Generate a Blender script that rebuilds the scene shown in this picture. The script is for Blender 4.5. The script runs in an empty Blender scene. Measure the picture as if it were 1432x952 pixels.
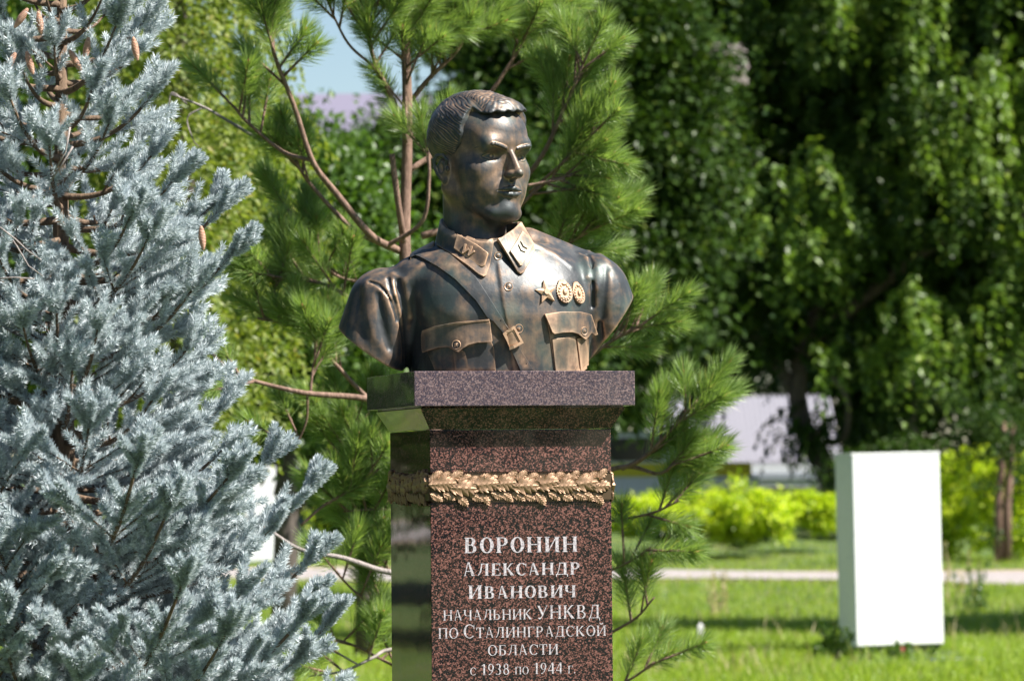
import bpy, bmesh, math, random
import numpy as np
from mathutils import Vector, Matrix, Euler
from mathutils.bvhtree import BVHTree
random.seed(7)
RNG = np.random.default_rng(7)
scene = bpy.context.scene
R = math.radians

# ------------------------------------------------------------------ camera
F = 5700.0                      # focal length in pixels of a 1432 px wide frame
CAM = Vector((0, 0, 1.65))
cd = bpy.data.cameras.new('camera')
cam = bpy.data.objects.new('camera', cd)
scene.collection.objects.link(cam)
cd.sensor_width = 36
cd.lens = 36 * F / 1432
cd.clip_start = 0.1
cd.clip_end = 5000
cam.location = CAM
CR = Matrix.Rotation(R(90 + 2.05), 3, 'X') @ Matrix.Rotation(R(-0.5), 3, 'Z')
cam.rotation_euler = CR.to_euler()
cd.dof.use_dof = True
cd.dof.focus_distance = 9.45
cd.dof.aperture_fstop = 8.0
cd.dof.aperture_blades = 9
scene.camera = cam

# ------------------------------------------------------------------ light
SUN_EL, SUN_AZ = 48.5, 70.5     # azimuth measured from towards-the-camera to the right
sdir = Vector((math.cos(R(SUN_EL)) * math.sin(R(SUN_AZ)), -math.cos(R(SUN_EL)) * math.cos(R(SUN_AZ)), math.sin(R(SUN_EL))))
sl = bpy.data.lights.new('sun', 'SUN')
sl.energy = 5.0
sl.angle = R(0.53)
sl.color = (1.0, 0.955, 0.88)
sun = bpy.data.objects.new('sun', sl)
scene.collection.objects.link(sun)
sun.rotation_euler = sdir.to_track_quat('Z', 'Y').to_euler()
w = bpy.data.worlds.new('World')
scene.world = w
w.use_nodes = True
nt = w.node_tree
sky = nt.nodes.new('ShaderNodeTexSky')
sky.sky_type = 'NISHITA'
sky.sun_disc = False
sky.sun_elevation = R(SUN_EL)
sky.sun_rotation = math.atan2(sdir.x, sdir.y)
sky.air_density = 1.0
sky.dust_density = 0.1
sky.ozone_density = 1.6
bg = nt.nodes['Background']
bg.inputs['Strength'].default_value = 0.05
nt.links.new(sky.outputs[0], bg.inputs[0])
scene.view_settings.view_transform = 'Standard'
scene.view_settings.look = 'None'
scene.view_settings.exposure = 1.36
scene.view_settings.gamma = 1.0
scene.cycles.max_bounces = 6
scene.cycles.use_denoising = True

# ------------------------------------------------------------------ helpers
def at(px, py, Y):
    """pixel of the photograph + depth -> point in the place"""
    d = CR @ Vector(((px - 716) / F, -(py - 476) / F, -1))
    return CAM + d * (Y / d.y)

def link(o, parent=None):
    scene.collection.objects.link(o)
    if parent is not None:
        o.parent = parent
    return o

def tag(o, label=None, cat=None, group=None, kind=None):
    if label: o['label'] = label
    if cat: o['category'] = cat
    if group: o['group'] = group
    if kind: o['kind'] = kind
    return o

def empty(name, loc, rz=0.0):
    o = bpy.data.objects.new(name, None)
    o.location = loc
    o.rotation_euler = (0, 0, rz)
    o.empty_display_size = 0.1
    return link(o)

def mesh_np(name, V, faces, mat=None, smooth=True):
    """V (n,3) floats, faces (m,k) ints of one k, or a list of such arrays"""
    me = bpy.data.meshes.new(name)
    V = np.asarray(V, np.float32)
    fl = faces if isinstance(faces, list) else [faces]
    fl = [np.asarray(f, np.int32) for f in fl if len(f)]
    idx = np.concatenate([f.ravel() for f in fl])
    tot = np.concatenate([np.full(len(f), f.shape[1], np.int32) for f in fl])
    start = np.concatenate([[0], np.cumsum(tot)[:-1]]).astype(np.int32)
    me.vertices.add(len(V))
    me.vertices.foreach_set('co', V.ravel())
    me.loops.add(len(idx))
    me.loops.foreach_set('vertex_index', idx)
    me.polygons.add(len(tot))
    me.polygons.foreach_set('loop_start', start)
    me.polygons.foreach_set('loop_total', tot)
    me.polygons.foreach_set('use_smooth', np.full(len(tot), smooth, bool))
    me.update(calc_edges=True)
    me.validate()
    if mat: me.materials.append(mat)
    return me

def obj_np(name, V, faces, mat=None, parent=None, smooth=True):
    return link(bpy.data.objects.new(name, mesh_np(name, V, faces, mat, smooth)), parent)

class MB:
    """collects shapes, then links them as one mesh object"""
    def __init__(s): s.v = []; s.f = []
    def poly(s, pts, faces):
        n = len(s.v); s.v += [tuple(p) for p in pts]; s.f += [tuple(i + n for i in f) for f in faces]
    def box(s, a, b, M=None):
        (x0, y0, z0), (x1, y1, z1) = a, b
        P = [Vector(p) for p in ((x0,y0,z0),(x1,y0,z0),(x1,y1,z0),(x0,y1,z0),(x0,y0,z1),(x1,y0,z1),(x1,y1,z1),(x0,y1,z1))]
        if M: P = [M @ p for p in P]
        s.poly(P, [(3,2,1,0),(4,5,6,7),(0,1,5,4),(1,2,6,5),(2,3,7,6),(3,0,4,7)])
    def tube(s, pts, rad, n=8, cap=True):
        pts = [Vector(p) for p in pts]
        rings = []
        up = Vector((0.13, 0.21, 0.97)).normalized()
        for i, p in enumerate(pts):
            t = (pts[min(i+1, len(pts)-1)] - pts[max(i-1, 0)]).normalized()
            a = t.cross(up)
            if a.length < 1e-3: a = t.cross(Vector((1,0,0)))
            a.normalize(); b = t.cross(a)
            r = rad[i] if hasattr(rad, '__len__') else rad
            rings.append([p + (a*math.cos(k*2*math.pi/n) + b*math.sin(k*2*math.pi/n))*r for k in range(n)])
        base = len(s.v)
        for r_ in rings: s.v += [tuple(q) for q in r_]
        for i in range(len(pts)-1):
            for k in range(n):
                a0 = base+i*n+k; a1 = base+i*n+(k+1)%n
                s.f.append((a0, a0+n, a1+n, a1))
        if cap:
            s.f.append(tuple(base+k for k in range(n)))
            s.f.append(tuple(base+(len(pts)-1)*n+k for k in reversed(range(n))))
    def build(s, name, mat=None, parent=None, smooth=False, bevel=0, seg=2):
        me = bpy.data.meshes.new(name)
        me.from_pydata(s.v, [], s.f)
        bm = bmesh.new(); bm.from_mesh(me)
        bmesh.ops.recalc_face_normals(bm, faces=bm.faces)
        if bevel:
            bmesh.ops.bevel(bm, geom=[e for e in bm.edges], offset=bevel, segments=seg, affect='EDGES', profile=0.5)
        for f in bm.faces: f.smooth = smooth
        bm.to_mesh(me); bm.free()
        if mat: me.materials.append(mat)
        return link(bpy.data.objects.new(name, me), parent)

def curve_pts(pts, n):
    """Catmull-Rom through pts, n samples"""
    P = [Vector(p) for p in pts]
    P = [P[0]*2-P[1]] + P + [P[-1]*2-P[-2]]
    out = []
    m = len(P) - 3
    for i in range(n):
        t = i/(n-1)*m; k = min(int(t), m-1); t -= k
        a, b, c, d = P[k:k+4]
        out.append(0.5*((2*b) + (c-a)*t + (2*a-5*b+4*c-d)*t*t + (3*b-a-3*c+d)*t**3))
    return out

# ------------------------------------------------------------------ material helper
def material(name):
    m = bpy.data.materials.new(name); m.use_nodes = True
    t = m.node_tree
    return m, t, t.nodes['Principled BSDF'], t.nodes, t.links
def N(t, kind, **kw):
    n = t.nodes.new('ShaderNode' + kind)
    for k, v in kw.items():
        if k in n.inputs: n.inputs[k].default_value = v
        else: setattr(n, k, v)
    return n
def ramp(t, fac, stops, interp='LINEAR'):
    r = t.nodes.new('ShaderNodeValToRGB')
    r.color_ramp.interpolation = interp
    while len(r.color_ramp.elements) < len(stops): r.color_ramp.elements.new(0.5)
    for e, (p, c) in zip(r.color_ramp.elements, stops):
        e.position = p; e.color = (*c, 1) if len(c) == 3 else c
    t.links.new(fac, r.inputs[0])
    return r
# ================================================================== bronze material
def bronze(name, tone=0.0, head=0.10):
    m, t, b, _, L = material(name)
    tc = N(t, 'TexCoord')
    n1 = N(t, 'TexNoise', Scale=7.0, Detail=6.0, Roughness=0.6); L.new(tc.outputs['Object'], n1.inputs['Vector'])
    n2 = N(t, 'TexNoise', Scale=38.0, Detail=5.0, Roughness=0.65); L.new(tc.outputs['Object'], n2.inputs['Vector'])
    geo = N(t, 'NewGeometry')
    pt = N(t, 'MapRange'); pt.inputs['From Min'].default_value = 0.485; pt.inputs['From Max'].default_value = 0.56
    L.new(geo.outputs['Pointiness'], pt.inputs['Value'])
    a = N(t, 'Math', operation='MULTIPLY_ADD'); L.new(n1.outputs[0], a.inputs[0]); a.inputs[1].default_value = 1.1; 
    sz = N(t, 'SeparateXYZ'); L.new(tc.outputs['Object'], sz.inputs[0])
    mz = N(t, 'MapRange'); mz.inputs['From Min'].default_value = 0.33; mz.inputs['From Max'].default_value = 0.42; mz.inputs['To Min'].default_value = -0.42 + tone; mz.inputs['To Max'].default_value = -0.42 + head + tone  # lighter, warmer colour at head height: wear, plus painted strength for sunlit planes
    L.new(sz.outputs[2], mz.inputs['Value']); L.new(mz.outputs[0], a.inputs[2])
    c = N(t, 'Math', operation='MULTIPLY_ADD'); L.new(n2.outputs[0], c.inputs[0]); c.inputs[1].default_value = 0.5; L.new(a.outputs[0], c.inputs[2])
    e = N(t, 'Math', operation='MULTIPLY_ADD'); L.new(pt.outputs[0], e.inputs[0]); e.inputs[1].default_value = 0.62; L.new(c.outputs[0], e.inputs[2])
    mp = N(t, 'Mapping'); mp.inputs['Scale'].default_value = (60, 60, 5); L.new(tc.outputs['Object'], mp.inputs[0])
    n5 = N(t, 'TexNoise', Scale=1.0, Detail=4.0); L.new(mp.outputs[0], n5.inputs['Vector'])
    e5 = N(t, 'Math', operation='MULTIPLY_ADD'); L.new(n5.outputs[0], e5.inputs[0]); e5.inputs[1].default_value = 0.42; L.new(e.outputs[0], e5.inputs[2])
    e6 = N(t, 'Math', operation='SUBTRACT'); L.new(e5.outputs[0], e6.inputs[0]); e6.inputs[1].default_value = 0.21; e6.use_clamp = True
    e = e6
    r = ramp(t, e.outputs[0], [(0.0, (0.022, 0.026, 0.029)), (0.42, (0.050, 0.053, 0.056)), (0.62, (0.17, 0.115, 0.08)), (1.0, (0.56, 0.36, 0.23))])
    # greenish verdigris traces
    n3 = N(t, 'TexNoise', Scale=11.0, Detail=4.0); L.new(tc.outputs['Object'], n3.inputs['Vector'])
    g = ramp(t, n3.outputs[0], [(0.5, (0, 0, 0)), (0.72, (0.6, 0.6, 0.6))])
    mx = N(t, 'MixRGB'); L.new(g.outputs[0], mx.inputs[0]); L.new(r.outputs[0], mx.inputs[1]); mx.inputs[2].default_value = (0.06, 0.10, 0.085, 1)
    L.new(mx.outputs[0], b.inputs['Base Color'])
    b.inputs['Metallic'].default_value = 0.30
    rr = N(t, 'MapRange'); L.new(n2.outputs[0], rr.inputs['Value']); rr.inputs['To Min'].default_value = 0.36; rr.inputs['To Max'].default_value = 0.56
    L.new(rr.outputs[0], b.inputs['Roughness'])
    bu = N(t, 'Bump', Strength=0.16, Distance=0.002)
    n4 = N(t, 'TexNoise', Scale=160.0, Detail=4.0); L.new(tc.outputs['Object'], n4.inputs['Vector'])
    ad = N(t, 'Math', operation='MULTIPLY_ADD'); L.new(n2.outputs[0], ad.inputs[0]); ad.inputs[1].default_value = 1.5; L.new(n4.outputs[0], ad.inputs[2])
    L.new(ad.outputs[0], bu.inputs['Height']); L.new(bu.outputs[0], b.inputs['Normal'])
    return m
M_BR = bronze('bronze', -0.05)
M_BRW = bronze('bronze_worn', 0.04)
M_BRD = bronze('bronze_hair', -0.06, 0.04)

# ================================================================== distance-field sculpting
def smin(a, b, k):
    h = np.clip(0.5 + 0.5*(b-a)/k, 0, 1)
    return b + (a-b)*h - k*h*(1-h)
def smax(a, b, k): return -smin(-a, -b, k)
def s_ell(P, c, r, Rm=None):
    q = [P[i]-c[i] for i in range(3)]
    if Rm is not None:
        q = [Rm[0][i]*q[0] + Rm[1][i]*q[1] + Rm[2][i]*q[2] for i in range(3)]
    k0 = np.sqrt((q[0]/r[0])**2 + (q[1]/r[1])**2 + (q[2]/r[2])**2)
    k1 = np.sqrt((q[0]/r[0]**2)**2 + (q[1]/r[1]**2)**2 + (q[2]/r[2]**2)**2)
    return k0*(k0-1)/(k1+1e-6)
def s_sph(P, c, r): return np.sqrt((P[0]-c[0])**2 + (P[1]-c[1])**2 + (P[2]-c[2])**2) - r
def s_cap(P, a, b, ra, rb=None):
    rb = ra if rb is None else rb
    a = np.array(a, float); b = np.array(b, float); d = b-a
    h = np.clip(((P[0]-a[0])*d[0] + (P[1]-a[1])*d[1] + (P[2]-a[2])*d[2])/float(d@d), 0, 1)
    return np.sqrt((P[0]-a[0]-d[0]*h)**2 + (P[1]-a[1]-d[1]*h)**2 + (P[2]-a[2]-d[2]*h)**2) - (ra + (rb-ra)*h)

class Field:
    """a sampled distance field that small features are blended into inside their own boxes"""
    def __init__(s, lo, hi, h):
        s.lo = np.array(lo, float); s.h = h
        s.n = [int(math.ceil((hi[i]-lo[i])/h))+1 for i in range(3)]
        s.ax = [(lo[i] + h*np.arange(s.n[i])).astype(np.float32) for i in range(3)]
        s.d = np.full(s.n, 50, np.float32)
    def grid(s, sl=None):
        sl = sl or (slice(None),)*3
        return (s.ax[0][sl[0]][:, None, None], s.ax[1][sl[1]][None, :, None], s.ax[2][sl[2]][None, None, :])
    def box(s, lo, hi):
        return tuple(slice(max(0, int((lo[i]-s.lo[i])/s.h)), max(0, min(s.n[i], int((hi[i]-s.lo[i])/s.h)+2))) for i in range(3))
    def apply(s, fn, lo=None, hi=None, k=0.3, op='u'):
        sl = s.box(lo, hi) if lo is not None else (slice(None),)*3
        v = fn(s.grid(sl)).astype(np.float32)
        if op == 'u': s.d[sl] = smin(s.d[sl], v, k)
        elif op == 's': s.d[sl] = smax(s.d[sl], -v, k)
        elif op == 'i': s.d[sl] = smax(s.d[sl], v, k)
        elif op == 'add': s.d[sl] = s.d[sl] + v
    def cap(s, a, b, ra, rb=None, k=0.3, op='u', depth=None):
        rb_ = ra if rb is None else rb; m = max(ra, rb_) + 2.2*k
        lo = [min(a[i], b[i]) - m for i in range(3)]; hi = [max(a[i], b[i]) + m for i in range(3)]
        s.apply(lambda P: s_cap(P, a, b, ra, rb), lo, hi, k, op)
    def path(s, pts, rad, k=0.3, op='u'):
        for i in range(len(pts)-1):
            r0 = rad[i] if hasattr(rad, '__len__') else rad
            r1 = rad[i+1] if hasattr(rad, '__len__') else rad
            s.cap(pts[i], pts[i+1], r0, r1, k, op)
    def ell(s, c, r, k=0.3, op='u', Rm=None):
        m = 2.2*k + (max(r) if Rm is not None else 0)
        rr = [max(r)]*3 if Rm is not None else r
        s.apply(lambda P: s_ell(P, c, r, Rm), [c[i]-rr[i]-m for i in range(3)], [c[i]+rr[i]+m for i in range(3)], k, op)
    def bump(s, c, r, amp):
        """swell (+) or hollow (-) the surface softly round c"""
        s.apply(lambda P: -amp*np.exp(-(((P[0]-c[0])/r[0])**2 + ((P[1]-c[1])/r[1])**2 + ((P[2]-c[2])/r[2])**2)),
                [c[i]-2.6*r[i] for i in range(3)], [c[i]+2.6*r[i] for i in range(3)], 0, 'add')
    def ridge(s, pts, r, amp, sharp=False):
        """a soft fold that follows a path on the surface"""
        for i in range(len(pts)-1):
            a, b = pts[i], pts[i+1]
        lo = [min(p[i] for p in pts)-2.6*r for i in range(3)]; hi = [max(p[i] for p in pts)+2.6*r for i in range(3)]
        def fn(P):
            d = None
            for i in range(len(pts)-1):
                q = s_cap(P, pts[i], pts[i+1], 0.0)
                d = q if d is None else np.minimum(d, q)
            return -amp*(np.exp(-d/r*1.2) if sharp else np.exp(-(d/r)**2))
        s.apply(fn, lo, hi, 0, 'add')
    def mesh(s):
        """naive surface nets"""
        d = s.d; sg = d < 0
        nx, ny, nz = d.shape
        c = np.zeros((nx-1, ny-1, nz-1), np.int8)
        for i in (0, 1):
            for j in (0, 1):
                for k in (0, 1):
                    c += sg[i:nx-1+i, j:ny-1+j, k:nz-1+k]
        act = (c > 0) & (c < 8)
        I = np.argwhere(act)
        vid = np.full(act.shape, -1, np.int64); vid[act] = np.arange(len(I))
        acc = np.zeros((len(I), 3)); cnt = np.zeros(len(I))
        C = [(i, j, k) for i in (0, 1) for j in (0, 1) for k in (0, 1)]
        for a in C:
            for ax in range(3):
                if a[ax]: continue
                b = list(a); b[ax] = 1
                va = d[I[:,0]+a[0], I[:,1]+a[1], I[:,2]+a[2]].astype(float); vb = d[I[:,0]+b[0], I[:,1]+b[1], I[:,2]+b[2]].astype(float)
                m = (va < 0) != (vb < 0)
                t = np.where(m, va/np.where(m, va-vb, 1), 0)
                p = np.tile(np.array(a, float), (len(I), 1)); p[:, ax] = t
                acc[m] += p[m]; cnt[m] += 1
        V = (I + acc/cnt[:, None])*s.h + s.lo
        Q = []
        for ax in range(3):
            o1, o2 = [(1, 2), (2, 0), (0, 1)][ax]
            lo = [slice(None)]*3; hi = [slice(None)]*3
            lo[ax] = slice(0, -1); hi[ax] = slice(1, None)
            A = sg[tuple(lo)]; B = sg[tuple(hi)]
            E = np.argwhere(A != B)
            E = E[(E[:, o1] > 0) & (E[:, o2] > 0) & (E[:, o1] < d.shape[o1]-1) & (E[:, o2] < d.shape[o2]-1)]
            inside = sg[E[:, 0], E[:, 1], E[:, 2]]
            q = []
            for da, db in ((-1, -1), (0, -1), (0, 0), (-1, 0)):
                e = E.copy(); e[:, o1] += da; e[:, o2] += db
                q.append(vid[e[:, 0], e[:, 1], e[:, 2]])
            q = np.stack(q, 1)
            q[~inside] = q[~inside][:, ::-1]
            Q.append(q)
        return V, np.concatenate(Q).astype(np.int32)

# ================================================================== the bust (units: life-size centimetres, later scaled)
PC_Y = 9.71                                    # depth of the pedestal's middle
PXCM = 7.91
BS = PXCM*PC_Y/F                               # metres per unit
B0 = at(701, 519, PC_Y)
B0.z = at(579, 519, 9.40).z                     # the cap's front edge hides the very foot of the bust
def bx(px): return (px-701)/PXCM
def bz(py): return (519-py)/PXCM
bust = empty('bronze_bust', B0)
tag(bust, 'bronze bust of a man in buttoned military tunic on the granite pedestal', 'bust')

YAW = R(39)
HC = Vector((bx(674.5), -1.2, bz(218.0)))        # middle of the head at eye level
ux = Vector((math.cos(YAW), math.sin(YAW), 0)); fx = Vector((math.sin(YAW), -math.cos(YAW), 0))
HR = np.array([[ux.x, fx.x, 0], [ux.y, fx.y, 0], [0, 0, 1]])
def h2b(V): return (V*np.array([1.09, 1.04, 1.0])) @ HR.T + np.array(HC)

# ---- head: x = lateral, y = towards the face, z = up from the eyes
H = Field((-9.6, -12, -14.5), (9.6, 13.2, 12.8), 0.115)
H.apply(lambda P: s_ell(P, (0, -1.2, 3.9), (7.2, 9.0, 7.0)))
H.ell((0, 2.4, 3.6), (6.3, 6.0, 5.6), 1.5)
H.ell((0, 1.6, -2.0), (6.2, 6.2, 6.5), 1.5)
H.ell((0, 2.2, -5.4), (5.2, 5.5, 5.2), 1.5)
for sx in (-1, 1):
    H.cap((sx*5.7, -0.9, -5.2), (sx*2.2, 5.9, -9.9), 1.25, 1.35, 1.6)       # jaw bone
    H.ell((sx*3.9, 4.2, -2.6), (2.4, 2.5, 2.4), 1.9)
    H.ell((sx*3.5, 3.9, -5.6), (2.3, 2.5, 2.7), 1.6)                          # cheekbone
    H.cap((sx*6.0, -1.0, -1.0), (sx*5.5, -0.6, -5.5), 0.9, 1.1, 1.2)
H.ell((0, 6.4, -9.6), (2.0, 2.0, 1.8), 1.7)                                # chin
H.cap((0, 4.4, -10.2), (0, -2.5, -8.6), 1.9, 3.4, 1.6)                        # under the jaw
H.ell((0, 5.7, -6.1), (3.5, 2.4, 2.6), 1.8)                                  # muzzle
H.cap((-3.4, 6.75, 2.0), (3.4, 6.75, 2.0), 1.6, None, 1.2)                    # brow bar
for sx in (-1, 1):
    H.ell((sx*3.15, 9.1, -0.1), (1.95, 2.5, 1.05), 0.6, 's')                # eye sockets
    H.ell((sx*1.75, 8.6, 0.3), (0.7, 0.95, 0.8), 0.5, 's')
# nose
H.cap((0, 7.85, 1.1), (0, 10.3, -2.9), 0.55, 0.60, 0.5)
H.cap((0, 7.2, -0.2), (0, 9.1, -3.2), 0.8, 1.0, 0.8)
H.ell((0, 10.4, -3.3), (0.68, 0.72, 0.60), 0.6)
for sx in (-1, 1):
    H.ell((sx*0.95, 9.0, -3.45), (0.44, 0.95, 0.46), 0.7)
    H.ell((sx*0.58, 9.8, -4.1), (0.30, 0.5, 0.25), 0.15, 's')
H.cap((0, 9.4, -3.85), (0, 8.5, -4.4), 0.42, 0.4, 0.3)
# mouth
def hfront(x, z, dy=0.0):
    i = int(round((x-H.lo[0])/H.h)); k = int(round((z-H.lo[2])/H.h))
    col = H.d[i, ::-1, k]; j = np.argmax(col < 0)
    return (x, H.ax[1][::-1][j]+dy, z)
def wrap(pts, dy): return [hfront(x, z, dy) for x, z in pts]
H.bump((0, 8.6, -4.9), (0.3, 0.9, 0.6), -0.14)
lipu = [hfront(x, z, d) for x, z, d in ((-2.55, -6.15, -0.15), (-1.4, -5.93, 0.02), (-0.45, -5.70, 0.10), (0, -5.78, 0.06), (0.45, -5.70, 0.10), (1.4, -5.93, 0.02), (2.55, -6.15, -0.15))]
lipd = [hfront(x, z, d) for x, z, d in ((-2.3, -6.42, -0.2), (-1.2, -6.72, -0.02), (0, -6.82, 0.06), (1.2, -6.72, -0.02), (2.3, -6.42, -0.2))]
H.path(lipu, [0.10, 0.24, 0.30, 0.28, 0.30, 0.24, 0.10], 0.3)
H.path(lipd, [0.12, 0.32, 0.38, 0.32, 0.12], 0.32)
H.path([hfront(x, z, d) for x, z, d in ((-2.35, -6.2, 0.0), (-1.6, -6.22, -0.1), (-0.5, -6.22, -0.12), (0.5, -6.22, -0.12), (1.6, -6.22, -0.1), (2.35, -6.2, 0.0))], [0.07, 0.10, 0.11, 0.11, 0.10, 0.07], 0.16, 's')
H.bump((0, 8.1, -7.8), (1.5, 0.9, 0.5), -0.08)
for sx in (-1, 1):
    H.ridge(wrap([(sx*1.8, -3.9), (sx*2.6, -5.0), (sx*3.1, -6.4)], 0), 0.45, -0.10)   # nasolabial fold
    # eyeball and lids
    cx, cy, cz = sx*3.0, 5.6, -0.1
    H.ell((cx, cy, cz), (1.42, 1.28, 1.3), 0.12)
    def lids(P, cx=cx, cy=cy, cz=cz):
        sh = np.sqrt(((P[0]-cx)/1.12)**2 + (P[1]-cy)**2 + (P[2]-cz)**2)-1.58
        u = (P[0]-cx)/1.45
        up = cz + 0.64*np.sqrt(np.clip(1-u*u, 0, 1)) - 0.06
        dn = cz - 0.46*np.sqrt(np.clip(1-u*u, 0, 1)) - 0.12
        gap = np.minimum(up-P[2], P[2]-dn)          # >0 inside the opening
        return np.maximum(sh, gap)
    H.apply(lids, (cx-2, cy-0.6, cz-1.8), (cx+2, cy+2, cz+1.8), 0.10)
    H.ell((cx+0.05, cy+1.28, cz+0.02), (0.36, 0.34, 0.36), 0.06, 's')         # drilled pupil
    # brow ridge and combed eyebrow
    bp = curve_pts([hfront(sx*x, z, d) for x, z, d in ((1.2, 1.30, 0.0), (2.4, 1.65, 0.08), (3.8, 1.85, 0.06), (5.2, 1.35, -0.05))], 22)
    H.path([tuple(q) for q in bp], [0.28+0.06*(-1)**i for i in range(18)]+[0.30, 0.24, 0.16, 0.1], 0.10)
    # ear
    E = lambda x, y, z: (sx*x, y+0.15, z-0.3)
    H.ell(E(6.85, -1.2, -1.9), (0.75, 1.3, 2.1), 0.4)
    H.path([E(7.0, -0.3, -1.3), E(7.2, 0.2, -0.2), E(7.5, -0.5, 0.6), E(7.75, -1.7, 0.6), E(7.9, -2.4, -0.2), E(7.8, -2.4, -1.4), E(7.5, -1.9, -2.6), E(7.2, -1.1, -3.6)],
           [0.25, 0.26, 0.30, 0.32, 0.32, 0.30, 0.30, 0.36], 0.18)
    H.path([E(7.2, -1.2, -0.3), E(7.45, -1.8, -1.2), E(7.25, -1.5, -2.4), E(7.05, -0.7, -2.9)], 0.24, 0.2)
    H.ell(E(7.0, -0.65, -3.7), (0.40, 0.6, 0.8), 0.25)
    H.ell(E(7.75, -0.95, -1.6), (0.55, 0.6, 0.95), 0.2, 's')
    H.ell(E(7.0, 0.15, -1.8), (0.33, 0.33, 0.5), 0.2)
    # temple hollow, under-cheek hollow
    H.bump((sx*6.4, 4.2, 2.2), (1.2, 1.8, 1.8), -0.25)
    H.bump((sx*5.3, 4.6, -5.4), (1.6, 1.8, 1.6), -0.25)
# neck, running down and slightly back
H.cap((-0.5, -1.9, -4.5), (-0.4, -0.9, -15), 4.7, 5.3, 2.2)
HV, HF = H.mesh()

# ---- hair: a shell over the skull, parted on the viewer's left, cut close at the sides
hf = Field((-9.0, -12, -7), (9.0, 10.5, 13.3), 0.115)
sk = lambda P: smin(s_ell(P, (0, -1.2, 3.9), (7.2, 9.0, 7.0)), s_ell(P, (0, 2.4, 3.6), (6.3, 6.0, 5.6)), 1.5)
def shell(P):
    x, y, z = P
    base = sk(P)
    # thickness: full on top, close-cropped at the sides and nape
    top = 1/(1+np.exp(-(z-6.6)/0.55))
    part = 1/(1+np.exp(-(x+4.1)/0.25))
    side_ = np.exp(-((y-3.6)/1.5)**2)/(1+np.exp(-(z-3.2)/0.8))*(x < 0)
    th = 0.16 + 0.34*side_ + top*(0.25+0.62*part) + 0.30/(1+np.exp(-(z-2.5)/1.0))*np.exp(-((y+1)/7)**2)
    th = th*np.ones_like(base)
    # combed locks: waves along the flow direction
    flow = np.where(x > -4.1, y*1.0 - 0.30*x + 0.25*z, y*0.55 + 0.9*z)
    wob = 0.5*np.sin(x*0.9+z*0.5) + 0.35*np.sin(x*2.1-z*1.3+1)
    th = th + (0.01+0.035*top)*np.sin((flow+wob*0.8)*2.6+np.sin(x*0.8)) + (0.012+0.022*top)*np.sin((flow*1.0-wob*0.9)*7.1+1.9*x)*(0.6+0.5*np.sin(z*1.1+y*0.7)) + 0.065*np.sin(flow*12+4*wob+2*np.sin(x*1.3+z*1.7))*np.sin(x*2.3+z*1.9+y*1.1)
    # front tuft that sweeps across the forehead and curls up
    th = th + 0.75*np.exp(-((y-7.0)/1.5)**2)*top*part*np.exp(-((x-1.5)/4.6)**2)
    return base - th
hf.apply(shell, k=0.01)
def mask(P):
    x, y, z = P
    # hairline: forehead border falls from the part to both temples, then sideburns in front of the ears
    ax_ = np.abs(x)
    front = 7.9 - 0.10*np.clip(ax_-2.5, 0, 9)**1.6
    side = z - (front - 0*y)                       # above the front line
    yl = np.interp(z.ravel(), [-7, -3.6, -2.6, -1.2, 0.5, 2.2, 4.0, 5.6, 7.2, 8.5, 13], [-6.4, -3.4, -3.0, 0.9, 1.3, 3.2, 3.8, 3.9, 4.0, 4.3, 5.0]).reshape(z.shape)
    wob = 0.06*np.sin(z*2.2+x*1)
    m1 = y - yl - wob                              # <0 behind the line
    m2 = -(z - 7.35 + 0.16*np.sin(x*3.1) - 0.10*np.clip(x+4.5, 0, 9))       # <0 above, the top hair overhanging the forehead
    m = smin(m1 + 0*x, m2 + 0*y + np.maximum(0, (-4.4-x))*2, 0.35)
    # nape
    m = np.maximum(m, -(z + 4.9 + 0.25*np.sin(x*3)) + 0*y)
    # free the ear
    e = 1.0 - np.sqrt(((y+1.1)/1.75)**2 + ((z+2.3)/2.9)**2)
    return np.maximum(m*0.9, e*1.2 + 0*x)
hf.apply(mask, k=0.22, op='i')
hf.apply(lambda P: -(sk(P)+0.9), k=0.1, op='i')
XV, XF = hf.mesh()

# ---- torso in bust coordinates (x right, y away from the viewer, z up)
TY = R(19)
tc_, ts_ = math.cos(TY), math.sin(TY)
TX0 = -0.5
def t2b(u, v, z): return (TX0 + u*tc_ + v*ts_, 0.6 + u*ts_ - v*tc_, z)
T = Field((-33, -16, -0.35), (28, 17, 30.5), 0.23)
def sint(q, xs, ys):
    g = np.linspace(-3, 32, 701); v = np.interp(g, xs, ys)
    k = np.exp(-np.linspace(-2.5, 2.5, 81)**2); k /= k.sum()
    v = np.convolve(np.pad(v, 40, mode='edge'), k, 'valid')
    return np.interp(q, g, v)
def tor(P):
    X = P[0]-TX0; Y = P[1]-0.6; z = P[2]
    u = X*tc_ + Y*ts_; v = X*ts_ - Y*tc_
    zz = z.ravel()
    zs = [-1, 0, 5, 10, 14, 17, 19.5, 21.5, 23.5, 26]
    a = sint(zz, zs, [16.0, 16.1, 16.4, 16.8, 17.2, 17.0, 15.5, 12.0, 8.0, 5.0]).reshape(z.shape)
    bf = sint(zz, zs, [11.2, 11.3, 11.8, 12.2, 11.6, 10.4, 9.0, 7.8, 6.6, 5.2]).reshape(z.shape)
    bb = sint(zz, zs, [9.0, 9.0, 10.0, 10.8, 10.6, 10.0, 8.8, 7.5, 6.2, 5.0]).reshape(z.shape)
    b = np.where(v > 0, bf, bb)
    n = 2.35
    k = (np.abs(u/a)**n + np.abs(v/b)**n)**(1/n)
    return np.maximum((k-1)*np.minimum(a, b)*0.85, z-23.0)
T.apply(tor, k=0.01)
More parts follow.
